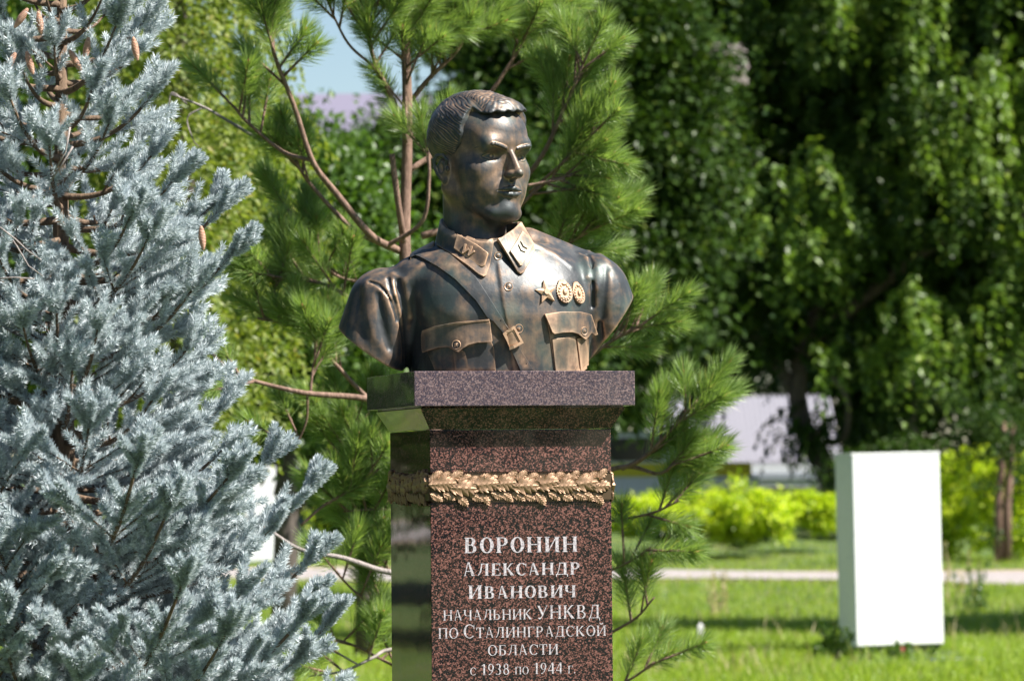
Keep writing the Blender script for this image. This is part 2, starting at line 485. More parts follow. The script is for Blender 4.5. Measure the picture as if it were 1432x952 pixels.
def tcap(a, b, ra, rb, k, op='u'): T.cap(t2b(*a), t2b(*b), ra, rb, k, op)
# trapezius, shoulders and upper arms (viewer's left arm first)
tcap((-6, -1.5, 22.0), (-15.5, -0.6, 16.8), 3.4, 3.8, 2.2)
tcap((6, -1.5, 22.8), (15.5, -0.6, 18.6), 3.4, 3.8, 2.2)
T.cap((-20.3, -3.0, 12.3), (-24.5, -3.5, 0.0), 6.6, 6.6, 1.3)
T.cap((16.2, 5.0, 14.4), (21.4, 6.6, 2.0), 6.8, 6.2, 1.3)
# cut the arms off with slanting planes
def plane(P, p, n):
    n = np.array(n, float); n /= np.linalg.norm(n)
    return (P[0]-p[0])*n[0] + (P[1]-p[1])*n[1] + (P[2]-p[2])*n[2]
pl = (bx(467), -3, bz(447))
T.apply(lambda P: np.minimum(plane(P, pl, (-0.565, 0.16, -0.825)), 1e3), (-33, -16, -0.4), (-13.0, 17, 14), 0.25, 'i')
pr = (bx(893), 6, bz(403))
T.apply(lambda P: plane(P, pr, (0.80, 0.12, -0.60)), (13.0, -16, -0.4), (28, 17, 22), 0.25, 'i')
# armpit hollows between torso and sleeve
T.cap((bx(569), -9.5, bz(430)), (bx(573), -10.5, bz(500)), 0.6, 1.0, 0.8, 's')
T.cap((bx(840), -0.5, bz(450)), (bx(843), 0.5, bz(530)), 0.4, 0.8, 0.8, 's')
# sleeve seam lines over the shoulders
def front(px, py, dy=0.0):
    """march to the surface of the torso field from the viewer's side"""
    x, z = bx(px), bz(py)
    i = int(round((x-T.lo[0])/T.h)); k = int(round((z-T.lo[2])/T.h))
    i = min(max(i, 0), T.n[0]-1); k = min(max(k, 0), T.n[2]-1)
    col = T.d[i, :, k]; j = np.argmax(col < 0)
    if col[j] >= 0: j = np.argmin(col)
    return (x, T.ax[1][j]+dy, z)
def fold(pts, r, amp, sharp=False): T.ridge([front(*p) for p in pts], r, amp, sharp)
fold([(520, 392), (532, 396), (542, 406), (552, 425), (557, 445)], 0.30, -0.50)                  # armhole seam
fold([(519, 392), (538, 408), (550, 438), (556, 470), (555, 495)], 0.8, 0.42, True)               # sleeve roll beside the armpit
fold([(516, 400), (519, 440), (527, 470), (545, 495)], 1.0, 0.50, True)
fold([(506, 404), (505, 440), (512, 468)], 1.0, -0.25)
fold([(533, 410), (538, 450), (546, 482)], 0.7, -0.40)
fold([(551, 381), (553, 398), (553, 410)], 0.55, 0.60, True)
fold([(553, 381), (569, 391)], 0.5, 0.45, True)
fold([(569, 391), (592, 370)], 0.6, 0.50, True)
fold([(569, 391), (573, 415), (575, 440)], 0.9, 0.80, True)
fold([(559, 392), (563, 412), (568, 435), (570, 480), (572, 515)], 0.55, -0.75)
fold([(546, 388), (550, 405), (558, 428), (563, 455), (566, 500)], 0.35, -0.45)
fold([(556, 410), (561, 430), (564, 450)], 0.35, 0.35, True)
fold([(578, 430), (590, 470), (596, 519)], 2.2, -0.35)
# the other shoulder
fold([(824, 352), (829, 365), (830, 400), (829, 425)], 0.40, -0.55)
fold([(812, 350), (823, 358)], 0.4, 0.35, True)
fold([(823, 358), (826, 345)], 0.4, 0.30, True)
fold([(823, 358), (823, 385)], 0.5, 0.50, True)
fold([(840, 352), (836, 370), (835, 400)], 0.6, 0.40, True)
fold([(843, 352), (852, 380), (856, 420), (855, 450)], 0.9, 0.45, True)
fold([(848, 360), (866, 395), (866, 425)], 0.9, 0.40, True)
fold([(850, 372), (845, 410), (843, 440)], 0.7, -0.35)
# button placket: a low step down the front
pk = [(694, 350), (699, 385), (704, 425), (713, 470), (718, 519)]
def step(P):
    x, y, z = P
    line = np.interp(z.ravel(), [bz(p[1]) for p in pk][::-1], [bx(p[0]) for p in pk][::-1]).reshape(z.shape)
    g = (x-line)
    return -0.22*np.exp(-np.maximum(g, 0)/5.0)/(1+np.exp(-g/0.09))*(y < -3)
T.apply(step, (bx(680), -16, -0.4), (bx(800), -4, bz(350)), 0, 'add')
fold([(735, 402), (790, 398)], 2.0, 0.18)
fold([(640, 440), (600, 430)], 2.4, 0.25)
fold([(650, 480), (640, 519)], 2.5, 0.3)
fold([(745, 338), (775, 352), (800, 372)], 0.6, 0.22)
# collar: a leaning stand around the neck
NX, NY = -3.3, -0.6
def collar(P):
    x, y, z = P
    cx = NX + (24-z)*0.00; cy = NY - 0.5
    rr = np.sqrt(((x-cx))**2 + ((y-cy)*0.94)**2)
    tilt = np.minimum(26.9 + 0.50*(y-cy), 27.3) - 0.05*(x-cx)            # rim height, low at the front
    rad = 7.3 + 0.22*(tilt-z)
    outer = rr - rad
    inner = (rad-1.0) - rr
    d = np.maximum(outer, inner*(z > 21.5) - 2*(z <= 21.5))
    d = np.maximum(d, z-tilt)
    return np.maximum(d, 17.5-z)*0.9
T.apply(collar, (-15, -14, 16), (9, 12, 30.4), 0.22)
# flat foot
T.apply(lambda P: 0.02-P[2]+0*P[0]+0*P[1], k=0.01, op='i')
TV, TF = T.mesh()

def weld(parts):
    V = []; Fs = []; n = 0
    for v, f in parts: V.append(v); Fs.append(f+n); n += len(v)
    return np.concatenate(V), np.concatenate(Fs)
hb = h2b(HV)
keep = hb[:, 2] > 16.5                              # the neck ends inside the torso
BV, BF = weld([(TV, TF), (hb, HF[keep[HF].all(1)])])
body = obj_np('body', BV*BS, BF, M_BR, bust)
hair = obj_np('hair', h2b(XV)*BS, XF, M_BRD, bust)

# ---- things lying on the tunic: outlines dropped onto the body from the front
bvh = BVHTree.FromPolygons([tuple(v) for v in TV.tolist()], TF.tolist())
def hit(px, py):
    x, z = bx(px), bz(py)
    p, n, _, _ = bvh.ray_cast(Vector((x, -30, max(z, 0.03))), Vector((0, 1, 0)))
    if p is None: p, n, _, _ = bvh.find_nearest(Vector((x, -6, z)))
    if n.y > 0: n = -n
    return p, n
def inside(pt, poly):
    x, y = pt; c = False; j = len(poly)-1
    for i in range(len(poly)):
        (xi, yi), (xj, yj) = poly[i], poly[j]
        if (yi > y) != (yj > y) and x < (xj-xi)*(y-yi)/(yj-yi)+xi: c = not c
        j = i
    return c
def plate(name, outline, th, mat, parent=None, lift=0.0, dens=3.0, round_=0.08, liftfn=None, sheet=None):
    """a sheet of bronze of outline (photo pixels) that follows the surface, th cm thick"""
    parent = parent or bust
    pts = []
    for i in range(len(outline)):
        a, b = outline[i], outline[(i+1) % len(outline)]
        L_ = math.hypot(b[0]-a[0], b[1]-a[1]); m = max(1, int(L_/dens))
        for k in range(m): pts.append((a[0]+(b[0]-a[0])*k/m, a[1]+(b[1]-a[1])*k/m))
    xs = [p[0] for p in pts]; ys = [p[1] for p in pts]
    inner = []
    gx = min(xs)+dens/2
    while gx < max(xs):
        gy = min(ys)+dens/2
        while gy < max(ys):
            if inside((gx, gy), pts):
                if min(math.hypot(gx-q[0], gy-q[1]) for q in pts) > dens*0.6: inner.append((gx, gy))
            gy += dens
        gx += dens
    from mathutils.geometry import delaunay_2d_cdt
    n = len(pts)
    vv, ee, ff, *_ = delaunay_2d_cdt([Vector(p) for p in pts+inner], [(i, (i+1) % n) for i in range(n)], [list(range(n))], 2, 1e-4)
    top = []; bot = []
    for v in vv:
        if sheet:
            x, z = bx(v.x), bz(v.y)
            p, nn = Vector((x, sheet(x, z), z)), Vector((0, -1, 0))
            e_ = 0.05; nn = Vector(((sheet(x+e_, z)-sheet(x-e_, z))/(2*e_), -1, (sheet(x, z+e_)-sheet(x, z-e_))/(2*e_))).normalized()
            top.append(p+nn*(th+lift)); bot.append(p+nn*(lift-0.1)); continue
        p, nn = hit(v.x, v.y)
        nn = (nn + Vector((0, -0.8, 0))).normalized()
        l = lift + (liftfn(v.x, v.y) if liftfn else 0)
        top.append(p + nn*(th+l)); bot.append(p + nn*(l-0.12 if l < 0.3 else l-0.0))
    m = len(vv)
    faces = [tuple(f) for f in ff]
    from collections import Counter
    cnt = Counter()
    for f in faces:
        for i in range(len(f)): cnt[frozenset((f[i], f[(i+1) % len(f)]))] += 1
    F2 = list(faces) + [tuple(i+m for i in reversed(f)) for f in faces]
    for f in faces:
        for i in range(len(f)):
            a, b = f[i], f[(i+1) % len(f)]
            if cnt[frozenset((a, b))] == 1: F2.append((b, a, a+m, b+m))
    mb = MB(); mb.poly([p*BS for p in top+bot], F2)
    o = mb.build(name, mat, parent, smooth=False)
    if round_:
        md = o.modifiers.new('round', 'BEVEL'); md.width = round_*BS; md.segments = 2; md.limit_method = 'ANGLE'; md.angle_limit = R(50)
        md.harden_normals = False
    for p in o.data.polygons: p.use_smooth = True
    o.data.set_sharp_from_angle(angle=R(50))
    return o
def smooth_sheet(outline, order=2, clear=0.0):
    """a smooth surface y(x, z) fitted to the body under an outline"""
    xs = [p[0] for p in outline]; ys = [p[1] for p in outline]
    A = []; B = []
    for gx in np.arange(min(xs), max(xs), 3):
        for gy in np.arange(min(ys), max(ys), 3):
            if inside((gx, gy), outline):
                p, _ = hit(gx, gy); A.append((p.x, p.z)); B.append(p.y)
    A = np.array(A); B = np.array(B); m = A.mean(0)
    def basis(x, z):
        x = x-m[0]; z = z-m[1]
        return np.stack([np.ones_like(x), x, z] + ([x*x, x*z, z*z] if order > 1 else []), -1)
    wgt = np.ones(len(B))
    for _ in range(6):                     # lean on the nearest parts of the body
        c = np.linalg.lstsq(basis(A[:, 0], A[:, 1])*wgt[:, None], B*wgt, rcond=None)[0]
        r = B - basis(A[:, 0], A[:, 1])@c
        wgt = np.where(r < 0, 3.0, 1.0)
    off = np.percentile(r, 6)
    return lambda x, z: float(basis(np.array(x), np.array(z))@c) + off - clear
def C1(x, y, s, ox, oy): return (x/s+ox, y/s+oy)
def conv(pts, s, ox, oy): return [C1(x, y, s, ox, oy) for x, y in pts]
# collar leaves
s2 = 8.653
col_l = conv([(10, 200), (60, 250), (200, 310), (340, 365), (450, 420), (520, 420), (610, 385), (622, 410), (600, 560), (575, 700), (530, 830), (500, 845), (440, 815), (300, 700), (150, 590), (0, 480), (-60, 440), (-40, 300)], s2, 620, 290)
plate('collar_leaf', col_l, 0.36, M_BR, lift=0.12)
col_r = conv([(660, 380), (700, 370), (850, 260), (935, 170), (960, 190), (1040, 330), (1100, 440), (1110, 520), (1040, 680), (980, 790), (940, 810), (900, 780), (830, 660), (740, 510)], s2, 620, 290)
sh_r = smooth_sheet(col_r)
plate('collar_leaf', col_r, 0.42, M_BRW, sheet=sh_r)
tab_l = conv([(195, 320), (330, 400), (430, 455), (565, 560), (520, 710), (490, 728), (420, 700), (150, 490)], s2, 620, 290)
sh_l = smooth_sheet(tab_l, 1)
tl = plate('collar_tab', tab_l, 0.55, M_BRW, sheet=sh_l)
tab_r = conv([(945, 295), (1000, 350), (1075, 440), (1080, 480), (1020, 600), (950, 722), (925, 720), (800, 545), (870, 430)], s2, 620, 290)
tr = plate('collar_tab', tab_r, 0.80, M_BRW, sheet=sh_r)
# rank marks: bars bent in a W on one tab, two small chevrons on the other
for q in ([(285, 450), (310, 455), (288, 528), (335, 500), (345, 520), (265, 572), (255, 560)], [(358, 478), (384, 484), (358, 556), (402, 530), (412, 548), (332, 600), (322, 588)]):
    plate('rank_mark', conv(q, s2, 620, 290), 0.9, M_BR, tl, dens=2, round_=0.03, sheet=sh_l)
plate('rank_mark', conv([(915, 435), (935, 435), (955, 480), (1015, 515), (1000, 528), (950, 500)], s2, 620, 290), 1.05, M_BR, tr, dens=2, round_=0.03, sheet=sh_r)
plate('rank_mark', conv([(890, 475), (908, 475), (930, 530), (990, 558), (980, 572), (925, 548)], s2, 620, 290), 1.05, M_BR, tr, dens=2, round_=0.03, sheet=sh_r)

# shoulder strap with a buckle
s1 = 3.182
strap = conv([(385, 195), (410, 180), (505, 170), (570, 200), (690, 310), (760, 420), (790, 470), (830, 530), (850, 570), (890, 640), (945, 728), (885, 728), (840, 625), (810, 560), (765, 505), (740, 490), (690, 415), (600, 320), (520, 260), (440, 215)], s1, 450, 290)
st = plate('shoulder_strap', strap, 0.42, M_BRW, lift=0.05)
s3 = 7.16
# the strap runs on over the shoulder
mb = MB(); P = []
pa, _ = hit(*C1(396, 197, s1, 450, 290)); pb, _ = hit(*C1(500, 172, s1, 450, 290))
for k in range(12):
    for q in (pa, pb):
        g = q + Vector((0.15*k, 0.85*k-0.6, 0.9*math.sin(min(k, 6)*0.26) - max(0, k-6)*0.7))
        c_, n_, _, _ = bvh.find_nearest(g)
        P += [(c_+n_*0.42)*BS, (c_-n_*0.1)*BS]
Fq = []
for k in range(11):
    a, b = 4*k, 4*k+4
    Fq += [(a, a+2, b+2, b), (a+1, b+1, b+3, a+3), (a, b, b+1, a+1), (a+2, a+3, b+3, b+2)]
mb.poly(P, Fq); mb.build('strap_end', M_BRW, st, smooth=True)
plate('keeper_flap', conv([(975, 250), (1050, 215), (1085, 255), (1115, 320), (1100, 345), (1015, 385), (990, 330)], s3, 570, 430), 0.95, M_BRW, st, lift=0.06)
def ring(name, outer, inner, th, mat, parent, lift):
    n = len(outer); mb = MB(); P = []
    for q in (outer, inner):
        for x, y in q:
            p, nn = hit(x, y); nn = (nn+Vector((0, -0.8, 0))).normalized(); P.append((p+nn*(lift+th))*BS); P.append((p+nn*lift)*BS)
    Fq = []
    for i in range(n):
        j = (i+1) % n
        o0, o1, i0, i1 = 2*i, 2*j, 2*n+2*i, 2*n+2*j
        Fq += [(o0, o1, i1, i0), (o0+1, i0+1, i1+1, o1+1), (o0, o0+1, o1+1, o1), (i0, i1, i1+1, i0+1)]
    mb.poly(P, Fq)
    return mb.build(name, mat, parent, smooth=False, bevel=0)
def dense(poly, m=4):
    out = []
    for i in range(len(poly)):
        a, b = poly[i], poly[(i+1) % len(poly)]
        for k in range(m): out.append((a[0]+(b[0]-a[0])*k/m, a[1]+(b[1]-a[1])*k/m))
    return out
ring('buckle', dense(conv([(950, 255), (1060, 180), (1150, 345), (1030, 415)], s3, 570, 430)), dense(conv([(985, 262), (1055, 212), (1118, 335), (1032, 380)], s3, 570, 430)), 0.45, M_BRW, st, 0.75)
for hx, hy in ((935, 127), (1180, 550)):
    p, nn = hit(*C1(hx, hy, s3, 570, 430)); nn = (nn+Vector((0, -0.8, 0))).normalized()
    mb = MB(); mb.tube([(p+nn*0.3)*BS, (p+nn*0.425)*BS], [0.09*BS]*2, 8)
M_HOLE = bpy.data.materials.new('punched_hole'); M_HOLE.use_nodes = True
M_HOLE.node_tree.nodes['Principled BSDF'].inputs['Base Color'].default_value = (0.01, 0.01, 0.01, 1)
for hx, hy in ((935, 127), (1180, 550)):
    p, nn = hit(*C1(hx, hy, s3, 570, 430)); nn = (nn+Vector((0, -0.8, 0))).normalized()
    mb = MB(); mb.tube([(p+nn*0.3)*BS, (p+nn*0.485)*BS], [0.15*BS]*2, 10)
    mb.build('strap_hole', M_HOLE, st)

# breast pockets: box, centre pleat, scalloped flap, button
def button(px, py, r, lift, parent, emblem=True):
    p, nn = hit(px, py); nn = (nn+Vector((0, -0.5, 0))).normalized()
    q = p + nn*lift
    a = nn.cross(Vector((0, 0, 1))).normalized(); b = a.cross(nn)
    mb = MB(); prof = [(r, 0), (r, 0.16), (r*0.93, 0.26), (r*0.8, 0.22), (r*0.72, 0.20), (r*0.4, 0.27), (0.001, 0.3)]
    n = 20; P = []; Fq = []
    for i, (rr, hh) in enumerate(prof):
        for k in range(n):
            ang = 2*math.pi*k/n; P.append((q + (a*math.cos(ang)+b*math.sin(ang))*rr + nn*hh)*BS)
    for i in range(len(prof)-1):
        for k in range(n): Fq.append((i*n+k, i*n+(k+1) % n, (i+1)*n+(k+1) % n, (i+1)*n+k))
    mb.poly(P, Fq)
    if emblem:
        P = []
        for k in range(10):
            ang = math.pi/2+k*math.pi/5; rr = r*(0.62 if k % 2 == 0 else 0.27)
            P.append((q+(a*math.cos(ang)+b*math.sin(ang))*rr+nn*0.22)*BS)
        P.append((q+nn*0.42)*BS)
        mb.poly(P, [(k, (k+1) % 10, 10) for k in range(10)])
    return mb.build('button', M_BRW, parent, smooth=False)
pocket_l = plate('pocket', conv([(600, 350), (840, 320), (870, 400), (885, 640), (470, 640), (300, 640), (240, 500), (200, 400)], s3, 570, 430), 0.12, M_BR, lift=0.0)
plate('pocket_pleat', conv([(470, 400), (560, 420), (585, 440), (605, 520), (620, 640), (490, 640)], s3, 570, 430), 0.42, M_BR, pocket_l)
fl = plate('pocket_flap', conv([(175, 215), (300, 175), (500, 145), (820, 118), (832, 150), (850, 330), (840, 338), (700, 345), (620, 365), (570, 395), (525, 437), (480, 410), (430, 382), (340, 385), (190, 430), (180, 380), (168, 260)], s3, 570, 430), 0.42, M_BRW, pocket_l, lift=0.1,
           liftfn=lambda x, y: max(0, (y-455))*0.020)
plate('flap_seam', conv([(175, 212), (300, 172), (500, 142), (822, 115), (828, 132), (500, 162), (300, 198), (178, 238)], s3, 570, 430), 0.62, M_BR, pocket_l, round_=0.05)
button(*C1(510, 362, s3, 570, 430), 0.80, 1.0, pocket_l)
s4 = 6.8
pocket_r = plate('pocket', conv([(170, 440), (540, 440), (566, 600), (562, 950), (245, 950), (200, 650)], s4, 740, 380), 0.14, M_BR)
plate('pocket_panel', conv([(212, 630), (430, 600), (442, 700), (470, 950), (245, 950)], s4, 740, 380), 0.36, M_BRW, pocket_r)
plate('pocket_pleat', conv([(445, 620), (530, 600), (552, 750), (555, 950), (482, 950), (465, 780)], s4, 740, 380), 0.40, M_BRW, pocket_r)
plate('pocket_flap', conv([(142, 400), (300, 375), (480, 370), (590, 390), (620, 470), (642, 572), (625, 580), (595, 558), (560, 565), (535, 600), (505, 630), (480, 610), (445, 580), (390, 565), (300, 570), (225, 585), (205, 570), (180, 500)], s4, 740, 380), 0.42, M_BRW, pocket_r, lift=0.1,
      liftfn=lambda x, y: max(0, (y-438))*0.020)
button(*C1(487, 548, s4, 740, 380), 0.74, 1.0, pocket_r)
button(698, 357.5, 0.72, -0.05, bust); button(712, 401, 0.78, 0.0, bust); button(725.5, 459, 0.80, 0.0, bust)

# decorations on the chest
def relief(name, cx, cy, outline, th, extra=(), apex=1.0):
    """outline and rings given around (cx, cy) in photo pixels, foreshortened as worn on the turning chest"""
    p, nn = hit(cx, cy); nn = (nn+Vector((0, -0.2, 0.1))).normalized()
    a = Vector((0, 0, 1)).cross(nn).normalized(); b = nn.cross(a).normalized()
    if a.x < 0: a = -a
    mb = MB()
    n = len(outline)
    lo = [(p + a*x + b*y - nn*0.3)*BS for x, y in outline]
    hi = [(p + a*x + b*y + nn*th)*BS for x, y in outline]
    mb.poly(lo+hi+[(p+nn*(th*apex))*BS], [(i, (i+1) % n, n+(i+1) % n, n+i) for i in range(n)]+[(n+i, n+(i+1) % n, 2*n) for i in range(n)])
    for r0, r1, h0, h1, m in extra:           # raised rings
        P = []
        for rr, hh in ((r1, h0), (r1, h1), (r0, h1), (r0, h0)):
            for k in range(m):
                ang = 2*math.pi*k/m; P.append((p+a*rr[0]*math.cos(ang)+b*rr[1]*math.sin(ang)+nn*hh)*BS)
        mb.poly(P, [(j*m+k, j*m+(k+1) % m, (j+1)*m+(k+1) % m, (j+1)*m+k) for j in range(3) for k in range(m)])
    return mb.build(name, M_BRW, bust, smooth=False)
star = [((2.15 if k % 2 == 0 else 0.95)*math.cos(math.pi/2+0.12+k*math.pi/5)*0.98, (2.15 if k % 2 == 0 else 0.95)*math.sin(math.pi/2+0.12+k*math.pi/5)) for k in range(10)]
relief('star_badge', 763.5, 408.5, star, 0.3, [((0.001, 0.001), (0.5, 0.5), 0.5, 0.75, 16)], 2.2)
def badge(cx, cy, rx, ry, tilt):
    out = []
    n = 56
    for k in range(n):
        ang = 2*math.pi*k/n
        rr = 1.0 + 0.05*((k % 2)*2-1) + (0.10 if math.sin(ang*1) > 0.85 else 0)
        x, y = rx*rr*math.cos(ang), ry*rr*math.sin(ang)
        out.append((x*math.cos(tilt)-y*math.sin(tilt), x*math.sin(tilt)+y*math.cos(tilt)))
    o = relief('order_badge', cx, cy, out, 0.32)
    p, nn = hit(cx, cy); nn = (nn+Vector((0, -0.2, 0.1))).normalized()
    a = Vector((0, 0, 1)).cross(nn).normalized(); b = nn.cross(a).normalized()
    if a.x < 0: a = -a
    mb = MB()
    def dome(u, v, ru, rv, h):
        P = [(p+a*(u+ru*math.cos(q*math.pi/4))+b*(v+rv*math.sin(q*math.pi/4))+nn*0.28)*BS for q in range(8)] + [(p+a*(u+ru*.55*math.cos(q*math.pi/4))+b*(v+rv*.55*math.sin(q*math.pi/4))+nn*(0.28+h))*BS for q in range(8)] + [(p+a*u+b*v+nn*(0.32+h))*BS]
        mb.poly(P, [(q, (q+1) % 8, 8+(q+1) % 8, 8+q) for q in range(8)]+[(8+q, 8+(q+1) % 8, 16) for q in range(8)])
    for q in range(13):
        an = math.radians(-235+q*290/12); dome(rx*0.72*math.cos(an), ry*0.72*math.sin(an)-.1, rx*.2, ry*.15, 0.2)
    dome(0, -0.05, rx*.34, ry*.36, 0.34); dome(0.05, ry*.72, rx*.45, ry*.14, 0.3); dome(-.02, -ry*.6, rx*.4, ry*.12, 0.32)
    mb.build('emblem_relief', M_BRW, o)
badge(789, 407.5, 1.55, 1.95, 0.15); badge(808.5, 408.5, 1.30, 1.85, 0.2)
# ================================================================== granite pedestal
def granite(name, c1, c2, c3, rough=0.035):
    m, t, b, _, L = material(name)
    tc = N(t, 'TexCoord')
    v1 = N(t, 'TexVoronoi', Scale=330.0); v1.feature = 'F1'; L.new(tc.outputs['Object'], v1.inputs['Vector'])
    n0 = N(t, 'TexNoise', Scale=140.0, Detail=3.0, Roughness=0.7); L.new(tc.outputs['Object'], n0.inputs['Vector'])
    n1 = N(t, 'TexNoise', Scale=330.0, Detail=2.0); L.new(tc.outputs['Object'], n1.inputs['Vector'])
    sp = N(t, 'SeparateColor'); L.new(v1.outputs['Color'], sp.inputs[0])
    a = N(t, 'Math', operation='MULTIPLY_ADD'); L.new(sp.outputs[0], a.inputs[0]); a.inputs[1].default_value = 1.0
    c = N(t, 'Math', operation='MULTIPLY_ADD'); L.new(n0.outputs[0], c.inputs[0]); c.inputs[1].default_value = 0.75; c.inputs[2].default_value = -0.42
    L.new(c.outputs[0], a.inputs[2])
    r = ramp(t, a.outputs[0], [(0.0, c1), (0.40, c1), (0.50, c2), (0.62, c2), (0.78, c3), (1.0, c3)])
    mx = N(t, 'MixRGB', blend_type='MULTIPLY'); mx.inputs[0].default_value = 0.7
    r2 = ramp(t, n1.outputs[0], [(0.35, (0.35, 0.35, 0.38)), (0.6, (1.25, 1.2, 1.2))])
    L.new(r.outputs[0], mx.inputs[1]); L.new(r2.outputs[0], mx.inputs[2])
    L.new(mx.outputs[0], b.inputs['Base Color'])
    b.inputs['Roughness'].default_value = rough
    nb = N(t, 'TexNoise', Scale=3.0, Detail=2.0); L.new(tc.outputs['Object'], nb.inputs['Vector'])
    bu = N(t, 'Bump', Strength=0.04, Distance=0.02); L.new(nb.outputs[0], bu.inputs['Height']); L.new(bu.outputs[0], b.inputs['Normal'])
    return m
M_GR = granite('red_brown_granite', (0.010, 0.009, 0.013), (0.075, 0.034, 0.030), (0.215, 0.10, 0.085))
M_GC = granite('cap_granite', (0.070, 0.058, 0.075), (0.13, 0.092, 0.098), (0.21, 0.155, 0.158))
PA = R(14.0)
PCENTER = at(696.5, 519, PC_Y)
ped = empty('granite_pedestal', (PCENTER.x, PCENTER.y, 0), PA)
tag(ped, 'polished red-brown granite pedestal carved with a name, carrying the bronze bust', 'pedestal')
MM = 9.4/F
CW = 0.528/2; CH = 49*MM
ZT = B0.z
ZC = ZT - CH
SW = 0.4345/2
ZM = ZC - 33*MM
def prism(name, half0, z0, half1, z1, mat, bev=0.0015):
    mb = MB()
    mb.poly([(-half0,-half0,z0),(half0,-half0,z0),(half0,half0,z0),(-half0,half0,z0),(-half1,-half1,z1),(half1,-half1,z1),(half1,half1,z1),(-half1,half1,z1)],
            [(3,2,1,0),(4,5,6,7),(0,1,5,4),(1,2,6,5),(2,3,7,6),(3,0,4,7)])
    return mb.build(name, mat, ped, bevel=bev)
prism('cap_slab', CW, ZC, CW, ZT, M_GC)
prism('neck_joint', CW-0.022, ZC-0.004, CW-0.022, ZC, M_GR, 0)
prism('cornice', SW+0.001, ZM+0.002, CW-0.018, ZC-0.004, M_GR, 0.0008)
ZB1 = ZT - (661-519)*MM; ZB0 = ZT - (704-519)*MM
prism('upper_block', SW, ZB1, SW, ZM, M_GR)
prism('frieze_core', SW-0.004, ZB0, SW-0.004, ZB1, M_GR, 0)
prism('shaft', SW, 0.30, SW, ZB0, M_GR)
prism('plinth', SW+0.06, 0.10, SW+0.06, 0.30, M_GR, 0.004)
prism('base_step', SW+0.16, -0.02, SW+0.16, 0.10, M_GC, 0.004)

# ---- oak-leaf frieze
def gold(name):
    m, t, b, _, L = material(name)
    tc = N(t, 'TexCoord'); n = N(t, 'TexNoise', Scale=60.0, Detail=5.0); L.new(tc.outputs['Object'], n.inputs['Vector'])
    geo = N(t, 'NewGeometry'); pt = N(t, 'MapRange'); pt.inputs['From Min'].default_value = 0.45; pt.inputs['From Max'].default_value = 0.55
    L.new(geo.outputs['Pointiness'], pt.inputs['Value'])
    a = N(t, 'Math', operation='MULTIPLY_ADD'); L.new(n.outputs[0], a.inputs[0]); a.inputs[1].default_value = 0.9; L.new(pt.outputs[0], a.inputs[2])
    a2 = N(t, 'Math', operation='MULTIPLY'); L.new(a.outputs[0], a2.inputs[0]); a2.inputs[1].default_value = 0.7
    oi = N(t, 'ObjectInfo')
    a3 = N(t, 'Math', operation='MULTIPLY_ADD'); L.new(oi.outputs['Random'], a3.inputs[0]); a3.inputs[1].default_value = 0.25; L.new(a2.outputs[0], a3.inputs[2])
    r = ramp(t, a3.outputs[0], [(0.1, (0.10, 0.055, 0.03)), (0.5, (0.32, 0.19, 0.115)), (1.0, (0.36, 0.225, 0.14))])
    L.new(r.outputs[0], b.inputs['Base Color']); b.inputs['Metallic'].default_value = 0.55; b.inputs['Roughness'].default_value = 0.48
    bu = N(t, 'Bump', Strength=0.3, Distance=0.002); L.new(n.outputs[0], bu.inputs['Height']); L.new(bu.outputs[0], b.inputs['Normal'])
    return m
M_GO = gold('gilded_bronze')
def oak_leaf_mesh(seed, lobes=5):
    rr = random.Random(seed)
    L_ = 1.0; n = lobes*8; V = []; Fq = []
    cols = 9
    ph = rr.random()
    for i in range(n+1):
        t_ = i/n
        env = 0.27*math.sin(math.pi*min(1, 0.04+t_**0.8*0.96))**0.65
        for j in range(cols):
            s = (j/(cols-1)-0.5)*2
            saw = (t_*lobes + (0.45 if s > 0 else 0)) % 1.0
            wv = env*(0.62+0.38*math.sin(saw*math.pi*0.5)**0.8) if t_ < 0.985 else 0.01
            vein = abs(((t_*lobes - abs(s)*0.7) % 1.0)-0.5)*2
            z = 0.030*(1-abs(s)**1.6)*math.sin(math.pi*min(1, t_+0.08)) + (0.020 if j == cols//2 else 0) + 0.014*vein*(0.3+abs(s)) + 0.03*abs(s)**3*math.sin(t_*9+seed+3*s)
            V.append((t_*L_ + abs(s)*wv*0.45, s*wv, z))
    for i in range(n):
        for j in range(cols-1): Fq.append((i*cols+j, (i+1)*cols+j, (i+1)*cols+j+1, i*cols+j+1))
    m = len(V)
    V2 = V + [(x, y, -0.09) for x, y, z in V]
    rim = [i*cols for i in range(n+1)] + [n*cols+j for j in range(1, cols)] + [i*cols+cols-1 for i in range(n-1, -1, -1)] + [j for j in range(cols-2, 0, -1)]
    F3 = list(Fq)
    for a, b in zip(rim, rim[1:]+rim[:1]): F3.append((a, b, b+m, a+m))
    me = bpy.data.meshes.new('oak_leaf'); me.from_pydata(V2, [], F3)
    bm = bmesh.new(); bm.from_mesh(me); bmesh.ops.recalc_face_normals(bm, faces=bm.faces)
    for f in bm.faces: f.smooth = True
    bm.to_mesh(me); bm.free(); me.set_sharp_from_angle(angle=R(40)); me.materials.append(M_GO)
    return me
leafs = [oak_leaf_mesh(1, 6), oak_leaf_mesh(2, 7), oak_leaf_mesh(3, 5)]
